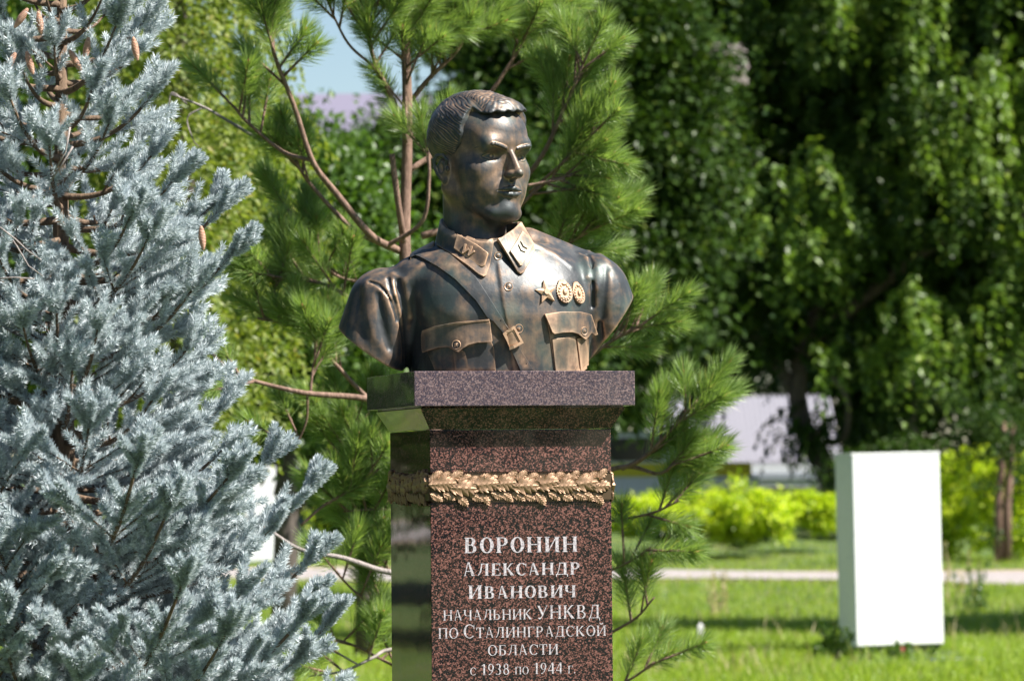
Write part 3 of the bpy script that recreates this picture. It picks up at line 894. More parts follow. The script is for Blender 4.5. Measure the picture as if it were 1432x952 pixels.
def acorn_mesh():
    mb = MB(); prof = [(0.01, 0), (0.3, 0.06), (0.42, 0.3), (0.44, 0.6), (0.42, 0.85), (0.52, 0.9), (0.56, 1.05), (0.5, 1.25), (0.28, 1.42), (0.08, 1.48), (0.05, 1.8)]
    n = 12
    mb.poly([(r*math.cos(2*math.pi*k/n), r*math.sin(2*math.pi*k/n), -z) for r, z in [(a, 1.4-b) for a, b in prof] for k in range(n)],
            [(i*n+k, i*n+(k+1) % n, (i+1)*n+(k+1) % n, (i+1)*n+k) for i in range(len(prof)-1) for k in range(n)])
    o = mb.build('acorn', M_GO, None, smooth=True); me = o.data; bpy.data.objects.remove(o)
    return me
acorn = acorn_mesh()
ZBm = (ZB0+ZB1)/2; BH = ZB1-ZB0
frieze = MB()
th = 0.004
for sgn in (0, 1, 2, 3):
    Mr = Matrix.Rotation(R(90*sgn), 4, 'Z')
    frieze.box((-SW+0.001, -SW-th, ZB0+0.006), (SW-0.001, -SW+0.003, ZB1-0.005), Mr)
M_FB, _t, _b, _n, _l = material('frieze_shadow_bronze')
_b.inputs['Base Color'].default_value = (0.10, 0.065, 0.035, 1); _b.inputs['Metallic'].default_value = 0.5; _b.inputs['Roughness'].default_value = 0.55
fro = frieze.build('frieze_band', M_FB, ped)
def put(me, name, face, s, z, out, ang, size, tilt=0.0):
    # face: 0 front, 3 left (rotate by -90 about z)
    o = bpy.data.objects.new(name, me)
    Rz = Matrix.Rotation(R([0, 90, 180, -90][face]), 4, 'Z')
    M0 = Matrix.Translation((s, -SW-th-out, z)) @ Matrix.Rotation(R(90), 4, 'X') @ Matrix.Rotation(ang, 4, 'Z') @ Matrix.Rotation(tilt, 4, 'Y') @ Matrix.Scale(size, 4)
    link(o, fro); o.matrix_local = Rz @ M0
    return o
rf = random.Random(5)
for face in (0, 3, 1, 2):
    # row low behind, row along the top, then big leaves in the middle
    x = -SW-0.005
    k = 0
    while x < SW-0.038:
        put(leafs[k % 3], 'oak_leaf', face, x, ZB1-0.022+rf.uniform(-.003, .003), 0.001, rf.uniform(0.25, 0.75), rf.uniform(0.036, 0.044)); x += rf.uniform(0.019, 0.025); k += 1
    x = -SW-0.002
    while x < SW-0.038:
        put(leafs[k % 3], 'oak_leaf', face, x, ZB0+0.022+rf.uniform(-.003, .003), 0.0015, rf.uniform(-0.9, -0.35), rf.uniform(0.034, 0.042)); x += rf.uniform(0.024, 0.032); k += 1
    x = -SW-0.006
    while x < SW-0.074:
        put(leafs[k % 3], 'oak_leaf', face, x, ZBm+0.005+rf.uniform(-.004, .003), 0.0035, rf.uniform(-0.14, 0.18), rf.uniform(0.064, 0.078), -0.04); x += rf.uniform(0.042, 0.052); k += 1
    put(leafs[0], 'oak_leaf', face, SW-0.060, ZBm, 0.0045, 0.06, 0.058)
    for px in ((403, 590, 815, 862, 905, 1140, 1196) if face == 0 else (300, 500, 760, 1000)):
        s = -SW + (px-260)/1100*2*SW
        put(acorn, 'acorn', face, s, ZB0+0.021, 0.010, 0, 0.0125).matrix_local @= Matrix.Rotation(R(-90), 4, 'X') @ Matrix.Rotation(rf.uniform(-.3, .3), 4, 'Y')

# ---- small hole in the shaft and the carved inscription
M_LT, _t, _b, _n, _l = material('silver_paint')
_b.inputs['Base Color'].default_value = (0.78, 0.74, 0.76, 1); _b.inputs['Roughness'].default_value = 0.45
_no = N(_t, 'TexNoise', Scale=220.0, Detail=3.0); _tc = N(_t, 'TexCoord'); _l.new(_tc.outputs['Object'], _no.inputs['Vector'])
_r = ramp(_t, _no.outputs[0], [(0.35, (0.24, 0.21, 0.23)), (0.60, (0.58, 0.54, 0.57))]); _l.new(_r.outputs[0], _b.inputs['Base Color'])
mbh = MB(); mbh.tube([(0, 0, 0), (0, -0.0004, 0)], [0.0032]*2, 12)
ho = mbh.build('drill_hole', M_HOLE, ped); 

def glyphs(T_, t_, sf):
    """serif letters: lists of closed outlines in units of cap height; T_ thick stroke, t_ thin, sf serif overhang"""
    sh = 0.045
    def stem(x, y0=0, y1=1, b=True, tp=True, w=T_):
        o = [[(x, y0), (x+w, y0), (x+w, y1), (x, y1)]]
        if b: o.append([(x-sf, y0), (x+w+sf, y0), (x+w+sf*0.3, y0+sh), (x-sf*0.3, y0+sh)])
        if tp: o.append([(x-sf*0.3, y1-sh), (x+w+sf*0.3, y1-sh), (x+w+sf, y1), (x-sf, y1)])
        return o
    def bar(x0, x1, y, w=t_): return [[(x0, y-w/2), (x1, y-w/2), (x1, y+w/2), (x0, y+w/2)]]
    def diag(x0, y0, x1, y1, w): return [[(x0, y0), (x0+w, y0), (x1+w, y1), (x1, y1)]]
    def arc(cx, cy, rx, ry, a0, a1, wv=T_, wh=t_, n=22):
        o = []; P = []; Q = []
        for i in range(n+1):
            a = R(a0+(a1-a0)*i/n)
            c, s = math.cos(a), math.sin(a)
            P.append((cx+rx*c, cy+ry*s)); Q.append((cx+(rx-wv)*c, cy+(ry-wh)*s))
        for i in range(n): o.append([P[i], P[i+1], Q[i+1], Q[i]])
        return o
    def sf_(x, y, d=1): return [[(x-sf*1.1, y), (x+sf*1.1, y), (x+sf*0.5, y+sh*d), (x-sf*0.5, y+sh*d)]]
    def tick(x, y, dx, dy, w=t_): return [[(x, y), (x+w*dx, y), (x+w*dx, y+dy), (x, y+dy*0.8)]]
    G = {}
    e = sf
    G['В'] = (stem(e) + bar(e, e+T_+.18, 1-t_/2) + bar(e, e+T_+.2, .52) + bar(e, e+T_+.2, t_/2) + arc(e+T_+.14, .755, .24, .245, -90, 90) + arc(e+T_+.16, .265, .28, .265, -90, 90), .62+T_*.5+e)
    G['О'] = (arc(.40, .5, .40, .52, 0, 360, T_*1.05, t_, 44), .80)
    G['Р'] = (stem(e) + bar(e, e+T_+.2, 1-t_/2) + bar(e, e+T_+.2, .47) + arc(e+T_+.15, .735, .27, .268, -90, 90), .58+T_*.4+e)
    G['Н'] = (stem(e) + stem(.58+e) + bar(e+T_, .58+e, .51), .58+T_+2*e)
    G['И'] = (stem(e) + stem(.58+e) + diag(e+T_*.6, .04, .58+e-T_*.0, .96, t_*1.1), .58+T_+2*e)
    G['Й'] = (G['И'][0] + arc(.29+e+T_/2, 1.27, .17, .17, 180, 360, t_*1.3, t_*1.6, 12), G['И'][1])
    G['А'] = ([[(.30, 1.02), (.30+t_*.8, 1.02), (.09+t_*.9, 0), (.09, 0)], [(.31, 1.02), (.34+T_*.35, 1.02), (.66+T_*.45, 0), (.66-T_*.6, 0)]] + bar(.16, .60, .34) + sf_(.10+t_/2, 0) + sf_(.66, 0), .80)
    G['Л'] = (stem(.56) + bar(.24, .60, 1-t_/2) + [[(.27, 1), (.27+t_*1.1, 1), (.20+t_, .35), (.13, .1), (.03, .0), (.0, .05), (.10, .16), (.18, .45)]] + sf_(.27, 1, -1), .56+T_+e)
    G['Д'] = (stem(.56, 0, 1, False, True) + bar(.24, .60, 1-t_/2) + [[(.27, 1), (.27+t_*1.1, 1), (.22, .35), (.12, .0), (.05, .0), (.18, .45)]] + bar(-.0, .60+T_+.06, t_/2) + tick(0, t_, 1, -.26) + tick(.60+T_+.06-t_, t_, 1, -.26), .60+T_+.08)
    G['Е'] = (stem(e) + bar(e, .58+e, 1-t_/2) + bar(e, .48+e, .52) + bar(e, .60+e, t_/2) + tick(.58+e-t_, 1, 1, -.24) + tick(.60+e-t_, 0, 1, .26) + tick(.46+e-t_*.5, .40, 1, .24), .62+e)
    G['К'] = (stem(e) + [[(e+T_, .46), (e+T_+.10, .56), (.56+e, .92), (.62+e, 1), (.50+e, 1), (e+T_, .50)], [(e+T_+.04, .55), (e+T_+.14, .60), (.70+e+T_*.3, 0), (.56+e-T_*.3, 0)]] + sf_(.60+e, 1, -1) + sf_(.66+e, 0), .76+e)
    G['С'] = (arc(.40, .5, .40, .52, 48, 318, T_*1.05, t_, 34) + [[(.64, .86), (.72, 1.0), (.72, .68), (.69, .68)]] , .74)
    G['Ч'] = (stem(.54) + arc(.30, .66, .28, .26, 180, 275, T_*.95, t_, 14) + [[(.02, .66), (.02+T_, .66), (.02+T_, 1), (.02, 1)], [(.02-sf, .955), (.02+T_+sf, .955), (.02+T_+sf, 1), (.02-sf, 1)]] + bar(.29, .54, .43), .54+T_+e)
    G['Ь'] = (stem(e) + bar(e, e+T_+.2, .54) + bar(e, e+T_+.2, t_/2) + arc(e+T_+.15, .275, .28, .275, -90, 90), .58+T_*.4+e)
    G['У'] = ([[(.02, 1), (.04+T_, 1), (.40+T_*.5, .32), (.36, .22)], [(.66, 1), (.66+t_, 1), (.38, .22), (.30, .06), (.18, -.02), (.08, .02), (.08, .12), (.18, .08), (.28, .16), (.36, .30)]] + sf_(.10, 1, -1) + sf_(.68, 1, -1), .76)
    G['П'] = (stem(e) + stem(.56+e) + bar(e, .56+e, 1-t_/2), .56+T_+2*e)
    G['Т'] = (stem(.33-T_/2, 0, 1, True, False) + bar(.0, .66, 1-t_/2) + tick(0, 1, 1, -.26) + tick(.66-t_, 1, 1, -.26), .66)
    G['Г'] = (stem(e) + bar(e, .54+e, 1-t_/2) + tick(.54+e-t_, 1, 1, -.27), .56+e)
    G['Б'] = (stem(e) + bar(e, .52+e, 1-t_/2) + tick(.52+e-t_, 1, 1, -.22) + bar(e, e+T_+.2, .55) + bar(e, e+T_+.2, t_/2) + arc(e+T_+.15, .28, .28, .28, -90, 90), .58+T_*.4+e)
    G['1'] = (stem(.20, 0, 1, True, False, T_) + [[(.05, .84), (.20+T_*.5, 1.0), (.20, .90), (.07, .80)]], .46)
    G['9'] = (arc(.26, .68, .25, .32, 0, 360, T_*.85, t_, 30) + [[(.51-T_*.4, .70), (.51, .70), (.44, .36), (.24, .06), (.06, -.01), (.06, .04), (.22, .12), (.36, .36)]], .54)
    G['3'] = (arc(.22, .75, .22, .25, -80, 140, T_*.9, t_, 20) + arc(.20, .27, .27, .28, -140, 88, T_*.95, t_, 24), .52)
    G['8'] = (arc(.26, .75, .21, .25, 0, 360, T_*.75, t_, 30) + arc(.26, .27, .25, .28, 0, 360, T_*.85, t_, 30), .54)
    G['4'] = (stem(.34, 0, 1, False, False) + bar(.02, .54, .28, t_*1.3) + [[(.02, .26), (.02, .34), (.34, 1), (.40, 1)]], .56)
    G['.'] = (arc(.09, .06, .08, .08, 0, 360, .079, .079, 12), .2)
    return G
G_BOLD = glyphs(0.19, 0.060, 0.075)
G_REG = glyphs(0.135, 0.050, 0.065)
LOW = {'с': 'С', 'п': 'П', 'о': 'О', 'г': 'Г'}
def write(line, x0, x1, ybase, yh, G, runs=None):
    """line centred between photo pixels x0..x1, baseline ybase, height yh px; runs: per-letter height factor"""
    hs = []
    for i, ch in enumerate(line): hs.append((runs[i] if runs else 1.0)*yh)
    adv = []; x = 0; gap = 0.13
    for ch, h in zip(line, hs):
        if ch == ' ': adv.append((x, 0)); x += 0.36*h; continue
        g = G[LOW.get(ch, ch)]; adv.append((x, g[1])); x += (g[1]+gap)*h
    total = x - gap*hs[-1]
    k = (x1-x0)/total
    fx0 = 601.5; fx1 = 856.5
    for ch, h, (ax_, gw) in zip(line, hs, adv):
        if ch == ' ': continue
        mb = MB(); off = 0
        for q in G[LOW.get(ch, ch)][0]:
            P = []
            for gx, gy in q:
                px = x0 + (ax_+gx*h)*k
                s = (px-fx0)/(fx1-fx0)*2*SW - SW
                z = ZT - (ybase - gy*h - 519)*MM*1.002
                P.append((s, -SW-0.0004-off, z))
            n = len(P); mb.poly(P + [(a, -SW+0.0005, c) for a, b, c in P], [tuple(range(n))] + [(i, (i+1) % n, n+(i+1) % n, n+i) for i in range(n)])
            off += 0.00002
        mb.build('letter', M_LT, ped)
write('ВОРОНИН', 648, 808, 773.5, 21.5, G_BOLD)
write('АЛЕКСАНДР', 646, 811, 805.5, 17.0, G_BOLD, [1.12]+[1]*8)
write('ИВАНОВИЧ', 653, 805, 837.5, 17.0, G_BOLD, [1.1]+[1]*7)
write('НАЧАЛЬНИК УНКВД', 618, 839, 867.5, 14.5, G_REG, [1]*10+[1.3]*5)
write('ПО СТАЛИНГРАДСКОЙ', 611, 847, 892.5, 14.5, G_REG, [1, 1, 1, 1.3]+[1]*13)
write('ОБЛАСТИ', 680, 779, 917.5, 14.5, G_REG)
write('с 1938 по 1944 г.', 655, 803, 944.5, 15.5, G_REG, [.68, 1, 1, 1, 1, 1, 1, .68, .68, 1, 1, 1, 1, 1, 1, .68, .68])
ho.location = ((654-601.5)/255*2*SW-SW, -SW-0.0002, ZT-(712-519)*MM)
# ================================================================== ground, path
GP = [(-400, 0), (45, 0), (60, 0.19), (66, 0.22), (76, 0.28), (85, 0.72), (105, 1.30), (150, 2.0), (900, 4.0)]
def gz(x, y):
    return float(np.interp(y, [p[0] for p in GP], [p[1] for p in GP])) + 0.03*math.sin(x*0.7+y*0.3)*(1 if y > 30 else 0.2)
def gza(x, y):
    return np.interp(y, [p[0] for p in GP], [p[1] for p in GP]) + 0.03*np.sin(x*0.7+y*0.3)*np.where(y > 30, 1, 0.2)
m, t, b, _, L = material('lawn_soil')
tc = N(t, 'TexCoord')
n1 = N(t, 'TexNoise', Scale=0.6, Detail=6.0); L.new(tc.outputs['Object'], n1.inputs['Vector'])
n2 = N(t, 'TexNoise', Scale=9.0, Detail=5.0); L.new(tc.outputs['Object'], n2.inputs['Vector'])
ad = N(t, 'Math', operation='MULTIPLY_ADD'); L.new(n2.outputs[0], ad.inputs[0]); ad.inputs[1].default_value = 0.6; L.new(n1.outputs[0], ad.inputs[2])
r = ramp(t, ad.outputs[0], [(0.55, (0.035, 0.068, 0.014)), (0.80, (0.065, 0.11, 0.022)), (0.95, (0.11, 0.11, 0.045))])
L.new(r.outputs[0], b.inputs['Base Color']); b.inputs['Roughness'].default_value = 0.9
bu = N(t, 'Bump', Strength=0.8, Distance=0.1); L.new(n2.outputs[0], bu.inputs['Height']); L.new(bu.outputs[0], b.inputs['Normal'])
M_SOIL = m
xs = np.concatenate([np.linspace(-900, -60, 12), np.linspace(-50, 50, 81), np.linspace(60, 900, 12)])
ys = np.concatenate([np.linspace(-400, 20, 12), np.linspace(24, 120, 97), np.linspace(135, 900, 16)])
X, Y = np.meshgrid(xs, ys, indexing='ij')
V = np.stack([X, Y, gza(X, Y)], -1).reshape(-1, 3)
nx, ny = len(xs), len(ys)
I, J = np.meshgrid(np.arange(nx-1), np.arange(ny-1), indexing='ij')
a = (I*ny+J).ravel()
g = obj_np('ground', V, np.stack([a, a+ny, a+ny+1, a+1], 1), M_SOIL)
tag(g, kind='structure')
# path: a pinkish paved strip across the lawn
m, t, b, _, L = material('path_paving')
tc = N(t, 'TexCoord'); n1 = N(t, 'TexNoise', Scale=4.0, Detail=6.0); L.new(tc.outputs['Object'], n1.inputs['Vector'])
r = ramp(t, n1.outputs[0], [(0.3, (0.24, 0.21, 0.20)), (0.7, (0.36, 0.32, 0.31))]); L.new(r.outputs[0], b.inputs['Base Color']); b.inputs['Roughness'].default_value = 0.85
M_PATH = m
m, t, b, _, L = material('bare_earth')
tc = N(t, 'TexCoord'); n1 = N(t, 'TexNoise', Scale=5.0, Detail=6.0); L.new(tc.outputs['Object'], n1.inputs['Vector'])
r = ramp(t, n1.outputs[0], [(0.3, (0.26, 0.18, 0.12)), (0.7, (0.42, 0.31, 0.22))]); L.new(r.outputs[0], b.inputs['Base Color']); b.inputs['Roughness'].default_value = 0.95
M_EARTH = m
def strip(name, y0, y1, slope, zoff, mat, h=0.0):
    xs = np.linspace(-40, 40, 161); P = []; Fq = []
    for x in xs:
        for k in range(4):
            y = y0 + (y1-y0)*k/3 - slope*x; P.append((x, y, gz(x, y)+zoff))
    for i in range(160):
        for k in range(3): Fq.append((i*4+k, i*4+4+k, i*4+5+k, i*4+1+k))
    return obj_np(name, P, np.array(Fq), mat)
tag(strip('earth_verge', 61.8, 70.2, 0.5, 0.006, M_EARTH), kind='structure')
tag(strip('path', 62.3, 68.6, 0.5, 0.035, M_PATH), kind='structure')

# ================================================================== foliage tools
def leaf_mat(name, c1, c2, transl=0.35, rough=0.45, c3=None, spec=0.5):
    m, t, b, _, L = material(name)
    geo = N(t, 'NewGeometry')
    stops = [(0.0, c1), (0.7, c2)] + ([(0.93, c2), (1.0, c3)] if c3 else [(1.0, c2)])
    r = ramp(t, geo.outputs['Random Per Island'], stops)
    L.new(r.outputs[0], b.inputs['Base Color']); b.inputs['Roughness'].default_value = rough
    b.inputs['Specular IOR Level'].default_value = spec
    tr = N(t, 'BsdfTranslucent')
    mx2 = N(t, 'MixRGB', blend_type='MULTIPLY'); mx2.inputs[0].default_value = 1; L.new(r.outputs[0], mx2.inputs[1]); mx2.inputs[2].default_value = (1.5, 1.6, 0.7, 1)
    L.new(mx2.outputs[0], tr.inputs[0])
    mx = N(t, 'MixShader'); mx.inputs[0].default_value = transl
    out = t.nodes['Material Output']
    L.new(b.outputs[0], mx.inputs[1]); L.new(tr.outputs[0], mx.inputs[2]); L.new(mx.outputs[0], out.inputs[0])
    return m
def unit(v): return v/np.maximum(np.linalg.norm(v, axis=-1, keepdims=True), 1e-9)
def leaves(pos, d, n, ln, wd):
    """folded diamond leaves: base pos, direction d, face normal n"""
    d = unit(d); s = unit(np.cross(d, n)); n = np.cross(s, d)
    ln = np.asarray(ln).reshape(-1, 1)*np.ones((len(pos), 1)); wd = np.asarray(wd).reshape(-1, 1)*np.ones((len(pos), 1))
    a = pos; c = pos + d*ln
    mid = pos + d*ln*0.42
    l = mid - s*wd + n*wd*0.35; r = mid + s*wd + n*wd*0.35
    V = np.stack([a, l, c, r], 1).reshape(-1, 3)
    k = np.arange(len(pos))*4
    Fq = np.concatenate([np.stack([k, k+2, k+1], 1), np.stack([k, k+3, k+2], 1)])
    return V, Fq
def rand_dir(n, up=0.0):
    v = RNG.normal(size=(n, 3)); v[:, 2] += up
    return unit(v)
def sprays(p0, dirs, L_, droop, m, ln, wd, jit=0.5):
    """twigs that leave p0 in dirs, droop, and carry m leaves each"""
    n = len(p0)
    t = np.linspace(0.08, 1, m)[None, :, None]
    L_ = np.asarray(L_).reshape(-1, 1, 1)*np.ones((n, 1, 1)); g = np.asarray(droop).reshape(-1, 1, 1)*np.ones((n, 1, 1))
    down = np.array([0, 0, -1.0])
    P = p0[:, None] + dirs[:, None]*L_*t*(1-0.3*t) + down*(g*t*t)
    T_ = dirs[:, None]*L_*(1-0.6*t) + down*(2*g*t)
    T_ = unit(T_)
    side = unit(np.cross(T_, np.array([0, 0, 1.0])) + 1e-6)
    sg = np.where(np.arange(m) % 2 == 0, 1.0, -1.0)[None, :, None]
    d = T_*0.55 + side*sg*0.8 + RNG.normal(size=P.shape)*jit*0.5 + down*0.25
    nn = np.array([0, 0, 1.0]) + RNG.normal(size=P.shape)*jit
    return leaves((P+RNG.normal(size=P.shape)*0.01).reshape(-1, 3), d.reshape(-1, 3), nn.reshape(-1, 3), np.repeat(ln, n*m) if np.isscalar(ln) else ln, np.repeat(wd, n*m) if np.isscalar(wd) else wd)
def join(parts):
    V = []; Fs = []; n = 0
    for v, f in parts: V.append(v); Fs.append(f+n); n += len(v)
    return np.concatenate(V), np.concatenate(Fs)
def bark(name, c1, c2, scale=30):
    m, t, b, _, L = material(name)
    tc = N(t, 'TexCoord'); mp = N(t, 'Mapping'); mp.inputs['Scale'].default_value = (1, 1, 0.3); L.new(tc.outputs['Object'], mp.inputs[0])
    n1 = N(t, 'TexNoise', Scale=scale, Detail=6.0, Roughness=0.7); L.new(mp.outputs[0], n1.inputs['Vector'])
    r = ramp(t, n1.outputs[0], [(0.35, c1), (0.65, c2)]); L.new(r.outputs[0], b.inputs['Base Color']); b.inputs['Roughness'].default_value = 0.85
    bu = N(t, 'Bump', Strength=0.7, Distance=0.01); L.new(n1.outputs[0], bu.inputs['Height']); L.new(bu.outputs[0], b.inputs['Normal'])
    return m
M_BARK = bark('tree_bark', (0.05, 0.04, 0.035), (0.15, 0.12, 0.10), 12)
M_PBARK = bark('pine_bark', (0.12, 0.07, 0.05), (0.30, 0.19, 0.14), 60)
M_GBARK = bark('grey_twig_bark', (0.20, 0.17, 0.16), (0.38, 0.33, 0.31), 80)
M_SBARK = bark('spruce_bark', (0.07, 0.045, 0.03), (0.20, 0.13, 0.08), 80)
# ================================================================== blue spruce
m, t, b, _, L = material('blue_spruce_needles')
geo = N(t, 'NewGeometry')
oi = N(t, 'ObjectInfo')
r = ramp(t, geo.outputs['Random Per Island'], [(0.0, (0.34, 0.40, 0.40)), (0.5, (0.54, 0.61, 0.63)), (1.0, (0.74, 0.79, 0.83))])
L.new(r.outputs[0], b.inputs['Base Color']); b.inputs['Roughness'].default_value = 0.5
tr = N(t, 'BsdfTranslucent'); L.new(r.outputs[0], tr.inputs[0]); mx = N(t, 'MixShader'); mx.inputs[0].default_value = 0.25
L.new(b.outputs[0], mx.inputs[1]); L.new(tr.outputs[0], mx.inputs[2]); L.new(mx.outputs[0], t.nodes['Material Output'].inputs[0])
M_SN = m
def needle_set(n, L_, nl, w, ang, seed, top=True, r0=0.0015, bend=0.0):
    """needles round a stem along +z: returns V, F (one thin triangle each)"""
    rg = np.random.default_rng(seed)
    t = np.sort(rg.random(n))*1.0
    az = rg.random(n)*2*np.pi
    a = np.radians(ang)*(0.75+0.4*rg.random(n))*(1-0.55*np.clip((t-0.86)/0.14, 0, 1))
    rad = np.stack([np.cos(az), np.sin(az), np.zeros(n)], 1)
    d = rad*np.sin(a)[:, None]; d[:, 2] += np.cos(a)
    d = unit(d + np.array([0, 0.0, 0])*0)
    base = rad*r0; base[:, 2] = t*L_
    ll = nl*(0.8+0.35*rg.random(n))*(1-0.35*np.clip((0.1-t)/0.1, 0, 1))
    s = unit(np.cross(d, rg.normal(size=(n, 3))))
    tip = base + d*ll[:, None] + rad*0*bend
    V = np.stack([base-s*w/2, base+s*w/2, base+d*(ll*0.6)[:, None]+s*w*0.55, tip, base+d*(ll*0.6)[:, None]-s*w*0.55], 1)
    k = np.arange(n)*5
    return V.reshape(-1, 3), np.concatenate([np.stack([k, k+1, k+2], 1), np.stack([k, k+2, k+4], 1), np.stack([k+4, k+2, k+3], 1)])
def stem_np(L_, r0, r1, n=5):
    V = []; Fq = []
    for i, (z, r) in enumerate(((0, r0), (L_*0.97, r1))):
        for k in range(n): V.append((r*math.cos(2*math.pi*k/n), r*math.sin(2*math.pi*k/n), z))
    for k in range(n):
        a, b_ = k, (k+1) % n
        Fq += [(a, b_, n+b_), (a, n+b_, n+a)]
    return np.array(V), np.array(Fq)
SH_V = [join([needle_set(n, 1.0*l, 0.0155, 0.0017, 56, i)]) for i, (n, l) in enumerate(((560, .085), (460, .070), (340, .052)))]
SH_L = [.085, .070, .052]
SH_ME = [mesh_np('shoot', *join([SH_V[i], stem_np(SH_L[i], .0022, .0016)]), M_SN, smooth=False) for i in range(3)]
# light versions for the joined mass
SL_V = [needle_set(n, 1.0*l, 0.0155, 0.0026, 56, 50+i) for i, (n, l) in enumerate(((250, .085), (210, .070), (160, .052)))]
SL_V = [(v.reshape(-1, 5, 3)[:, [0, 1, 3]].reshape(-1, 3), np.arange(len(v)//5*3).reshape(-1, 3)) for v, f in SL_V]

def frames(d):
    """rotation matrices whose z column is d"""
    d = unit(d); a = np.cross(d, np.array([0.31, 0.17, 0.93])); a = unit(a); b_ = np.cross(d, a)
    return np.stack([a, b_, d], -1)
def place_many(V, Fq, pos, dirs, sc=None):
    Rm = frames(dirs)
    sc = np.ones(len(pos)) if sc is None else sc
    W = np.einsum('nij,mj->nmi', Rm, V)*sc[:, None, None] + pos[:, None]
    F2 = (Fq[None] + (np.arange(len(pos))*len(V))[:, None, None]).reshape(-1, 3)
    return W.reshape(-1, 3), F2

SPY = 9.0
S0 = at(86, 680, SPY)
spruce = empty('blue_spruce', (S0.x, S0.y, 0))
tag(spruce, 'young silver-blue spruce with pinkish cones standing left of the pedestal', 'spruce tree')
rs = random.Random(11)
mb = MB(); mb.tube([(0, 0, -0.1), (0.01, 0, 1.2), (0.0, 0.01, 2.2), (0.01, 0, 3.18)], [.045, .032, .018, .005], 10); mb.build('trunk', M_SBARK, spruce, smooth=True)
shoots = []                                   # (pos, dir, kind, branch index)
branches = []
z = 3.08; k = 0
def crown_r(z): return (0.285+0.055*min(1, max(0, (1.75-z)/0.3)))*max(0.02, 3.15-max(z, 1.45))**0.80
while z > 0.35:
    az = k*2.39996 + rs.uniform(-.3, .3)
    Lb = crown_r(z)*rs.choice((0.78, 0.85, 0.95, 1.0, 1.05, 1.2))
    rise = rs.uniform(-0.10, 0.22) + 0.35*max(0, (z-2.3))
    hd = Vector((math.cos(az), math.sin(az), 0))
    pts = []
    for i in range(7):
        s = i/6
        pts.append(hd*(Lb*s) + Vector((0, 0, z + Lb*(rise*s - 0.25*s*(1-s) + 0.28*s*s*s))))
    P = curve_pts(pts, 14)
    mbb = MB(); mbb.tube(P, [0.010*(1-i/15)*(0.5+Lb)+0.0015 for i in range(14)], 6)
    def shoot(p, d, kind): shoots.append((p.copy(), d.normalized(), kind, k))
    d_end = (P[-1]-P[-3]).normalized()
    side = hd.cross(Vector((0, 0, 1)))
    # shoots closely along the branch, with side twigs that carry their own
    step = 0.052; s = 0.16 if Lb > 0.3 else 0.05
    n_ = max(3, int(Lb/step)); 
    for i in range(1, n_+1):
        f = i/n_
        if f*Lb < 0.10: continue
        q = P[min(13, int(f*13))]; tt = (P[min(13, int(f*13)+1)]-P[max(0, int(f*13)-1)]).normalized()
        if Lb*f > 0.16: shoot(q - tt*0.04, (tt + Vector((rs.gauss(0, .1), rs.gauss(0, .1), 0.1))), 0)
        for sg in (-1, 1):
            ltw = min(0.30, 0.06 + 0.55*(1-f)*Lb)*rs.uniform(0.7, 1.1)
            if f > 0.8: ltw = rs.uniform(0.05, 0.09)
            dt = (tt*0.72 + side*sg*0.75 + Vector((0, 0, rs.uniform(0.0, 0.35)))).normalized()
            if ltw < 0.1:
                shoot(q, dt + Vector((0, 0, rs.uniform(0, .5))), rs.choice((0, 1))); continue
            e = q + dt*ltw + Vector((0, 0, ltw*0.12))
            mbb.tube([q, (q+e)/2, e], [0.0032, 0.0026, 0.0016], 4, cap=False)
            j = 0.03
            while j < ltw:
                c = q.lerp(e, j/ltw)
                shoot(c, dt + Vector((0, 0, .12)), 1)
                if j > 0.04:
                    for s2_ in (-1, 1):
                        if rs.random() < 0.75: shoot(c, dt*0.75 + side.cross(Vector((0,0,1)))*(s2_*0.5) + tt*(0.4*s2_) + Vector((0, 0, rs.uniform(-0.05, .6))), rs.choice((1, 2)))
                j += 0.052
            for a_ in range(3): shoot(e, dt + Vector((rs.uniform(-.6, .6), rs.uniform(-.6, .6), rs.uniform(-.05, .7))), rs.choice((0, 1, 2)))
    for a_ in range(4): shoot(P[-1], d_end + Vector((rs.uniform(-.7, .7), rs.uniform(-.7, .7), rs.uniform(-.1, .9))), rs.choice((0, 0, 1)))
    shoot(P[-1], d_end, 0)
    branches.append(mbb.build('branch', M_SBARK, spruce, smooth=True))
    z -= rs.uniform(0.011, 0.017) if z > 1.05 else rs.uniform(0.022, 0.034); k += 1
# leader
for i in range(6):
    shoots.append((Vector((0, 0, 2.85+i*0.05)), Vector((rs.uniform(-.2, .2), rs.uniform(-.2, .2), 1)).normalized(), 0, 0))
# the 300 that show largest: nearest the viewer inside the picture
S0v = Vector((S0.x, S0.y, 0))
CRi = CR.inverted()
def pix(p):
    q = CRi @ (p-CAM); return 716 + F*q.x/(-q.z), 476 - F*q.y/(-q.z)
cand = []
for i, (p, d, kd, bi) in enumerate(shoots):
    wp = p + S0v; x, y = pix(wp)
    if -10 < x < 520 and -10 < y < 965:
        # outer shell and near side first
        rr = math.hypot(p.x, p.y)/max(0.05, crown_r(p.z))
        cand.append((wp.y - 0.5*rr - 0.002*max(0, x-150)*rr - 0.05*(kd == 0) , i))
cand.sort(); hero = set(i for _, i in cand[:300])
for i in hero:
    p, d, kd, bi = shoots[i]
    o = link(bpy.data.objects.new('shoot', SH_ME[kd]), branches[bi])
    Rm = Matrix([list(row) for row in frames(np.array([list(d)]))[0]])
    o.matrix_local = Matrix.Translation(p) @ Rm.to_4x4()
parts = []
for kd in range(3):
    sel = [s for i, s in enumerate(shoots) if s[2] == kd and i not in hero]
    vis = [s for s in sel]
    pos = np.array([list(s[0]) for s in vis]); dd = np.array([list(s[1]) for s in vis])
    parts.append(place_many(*SL_V[kd], pos, dd))
V, Fq = join(parts)
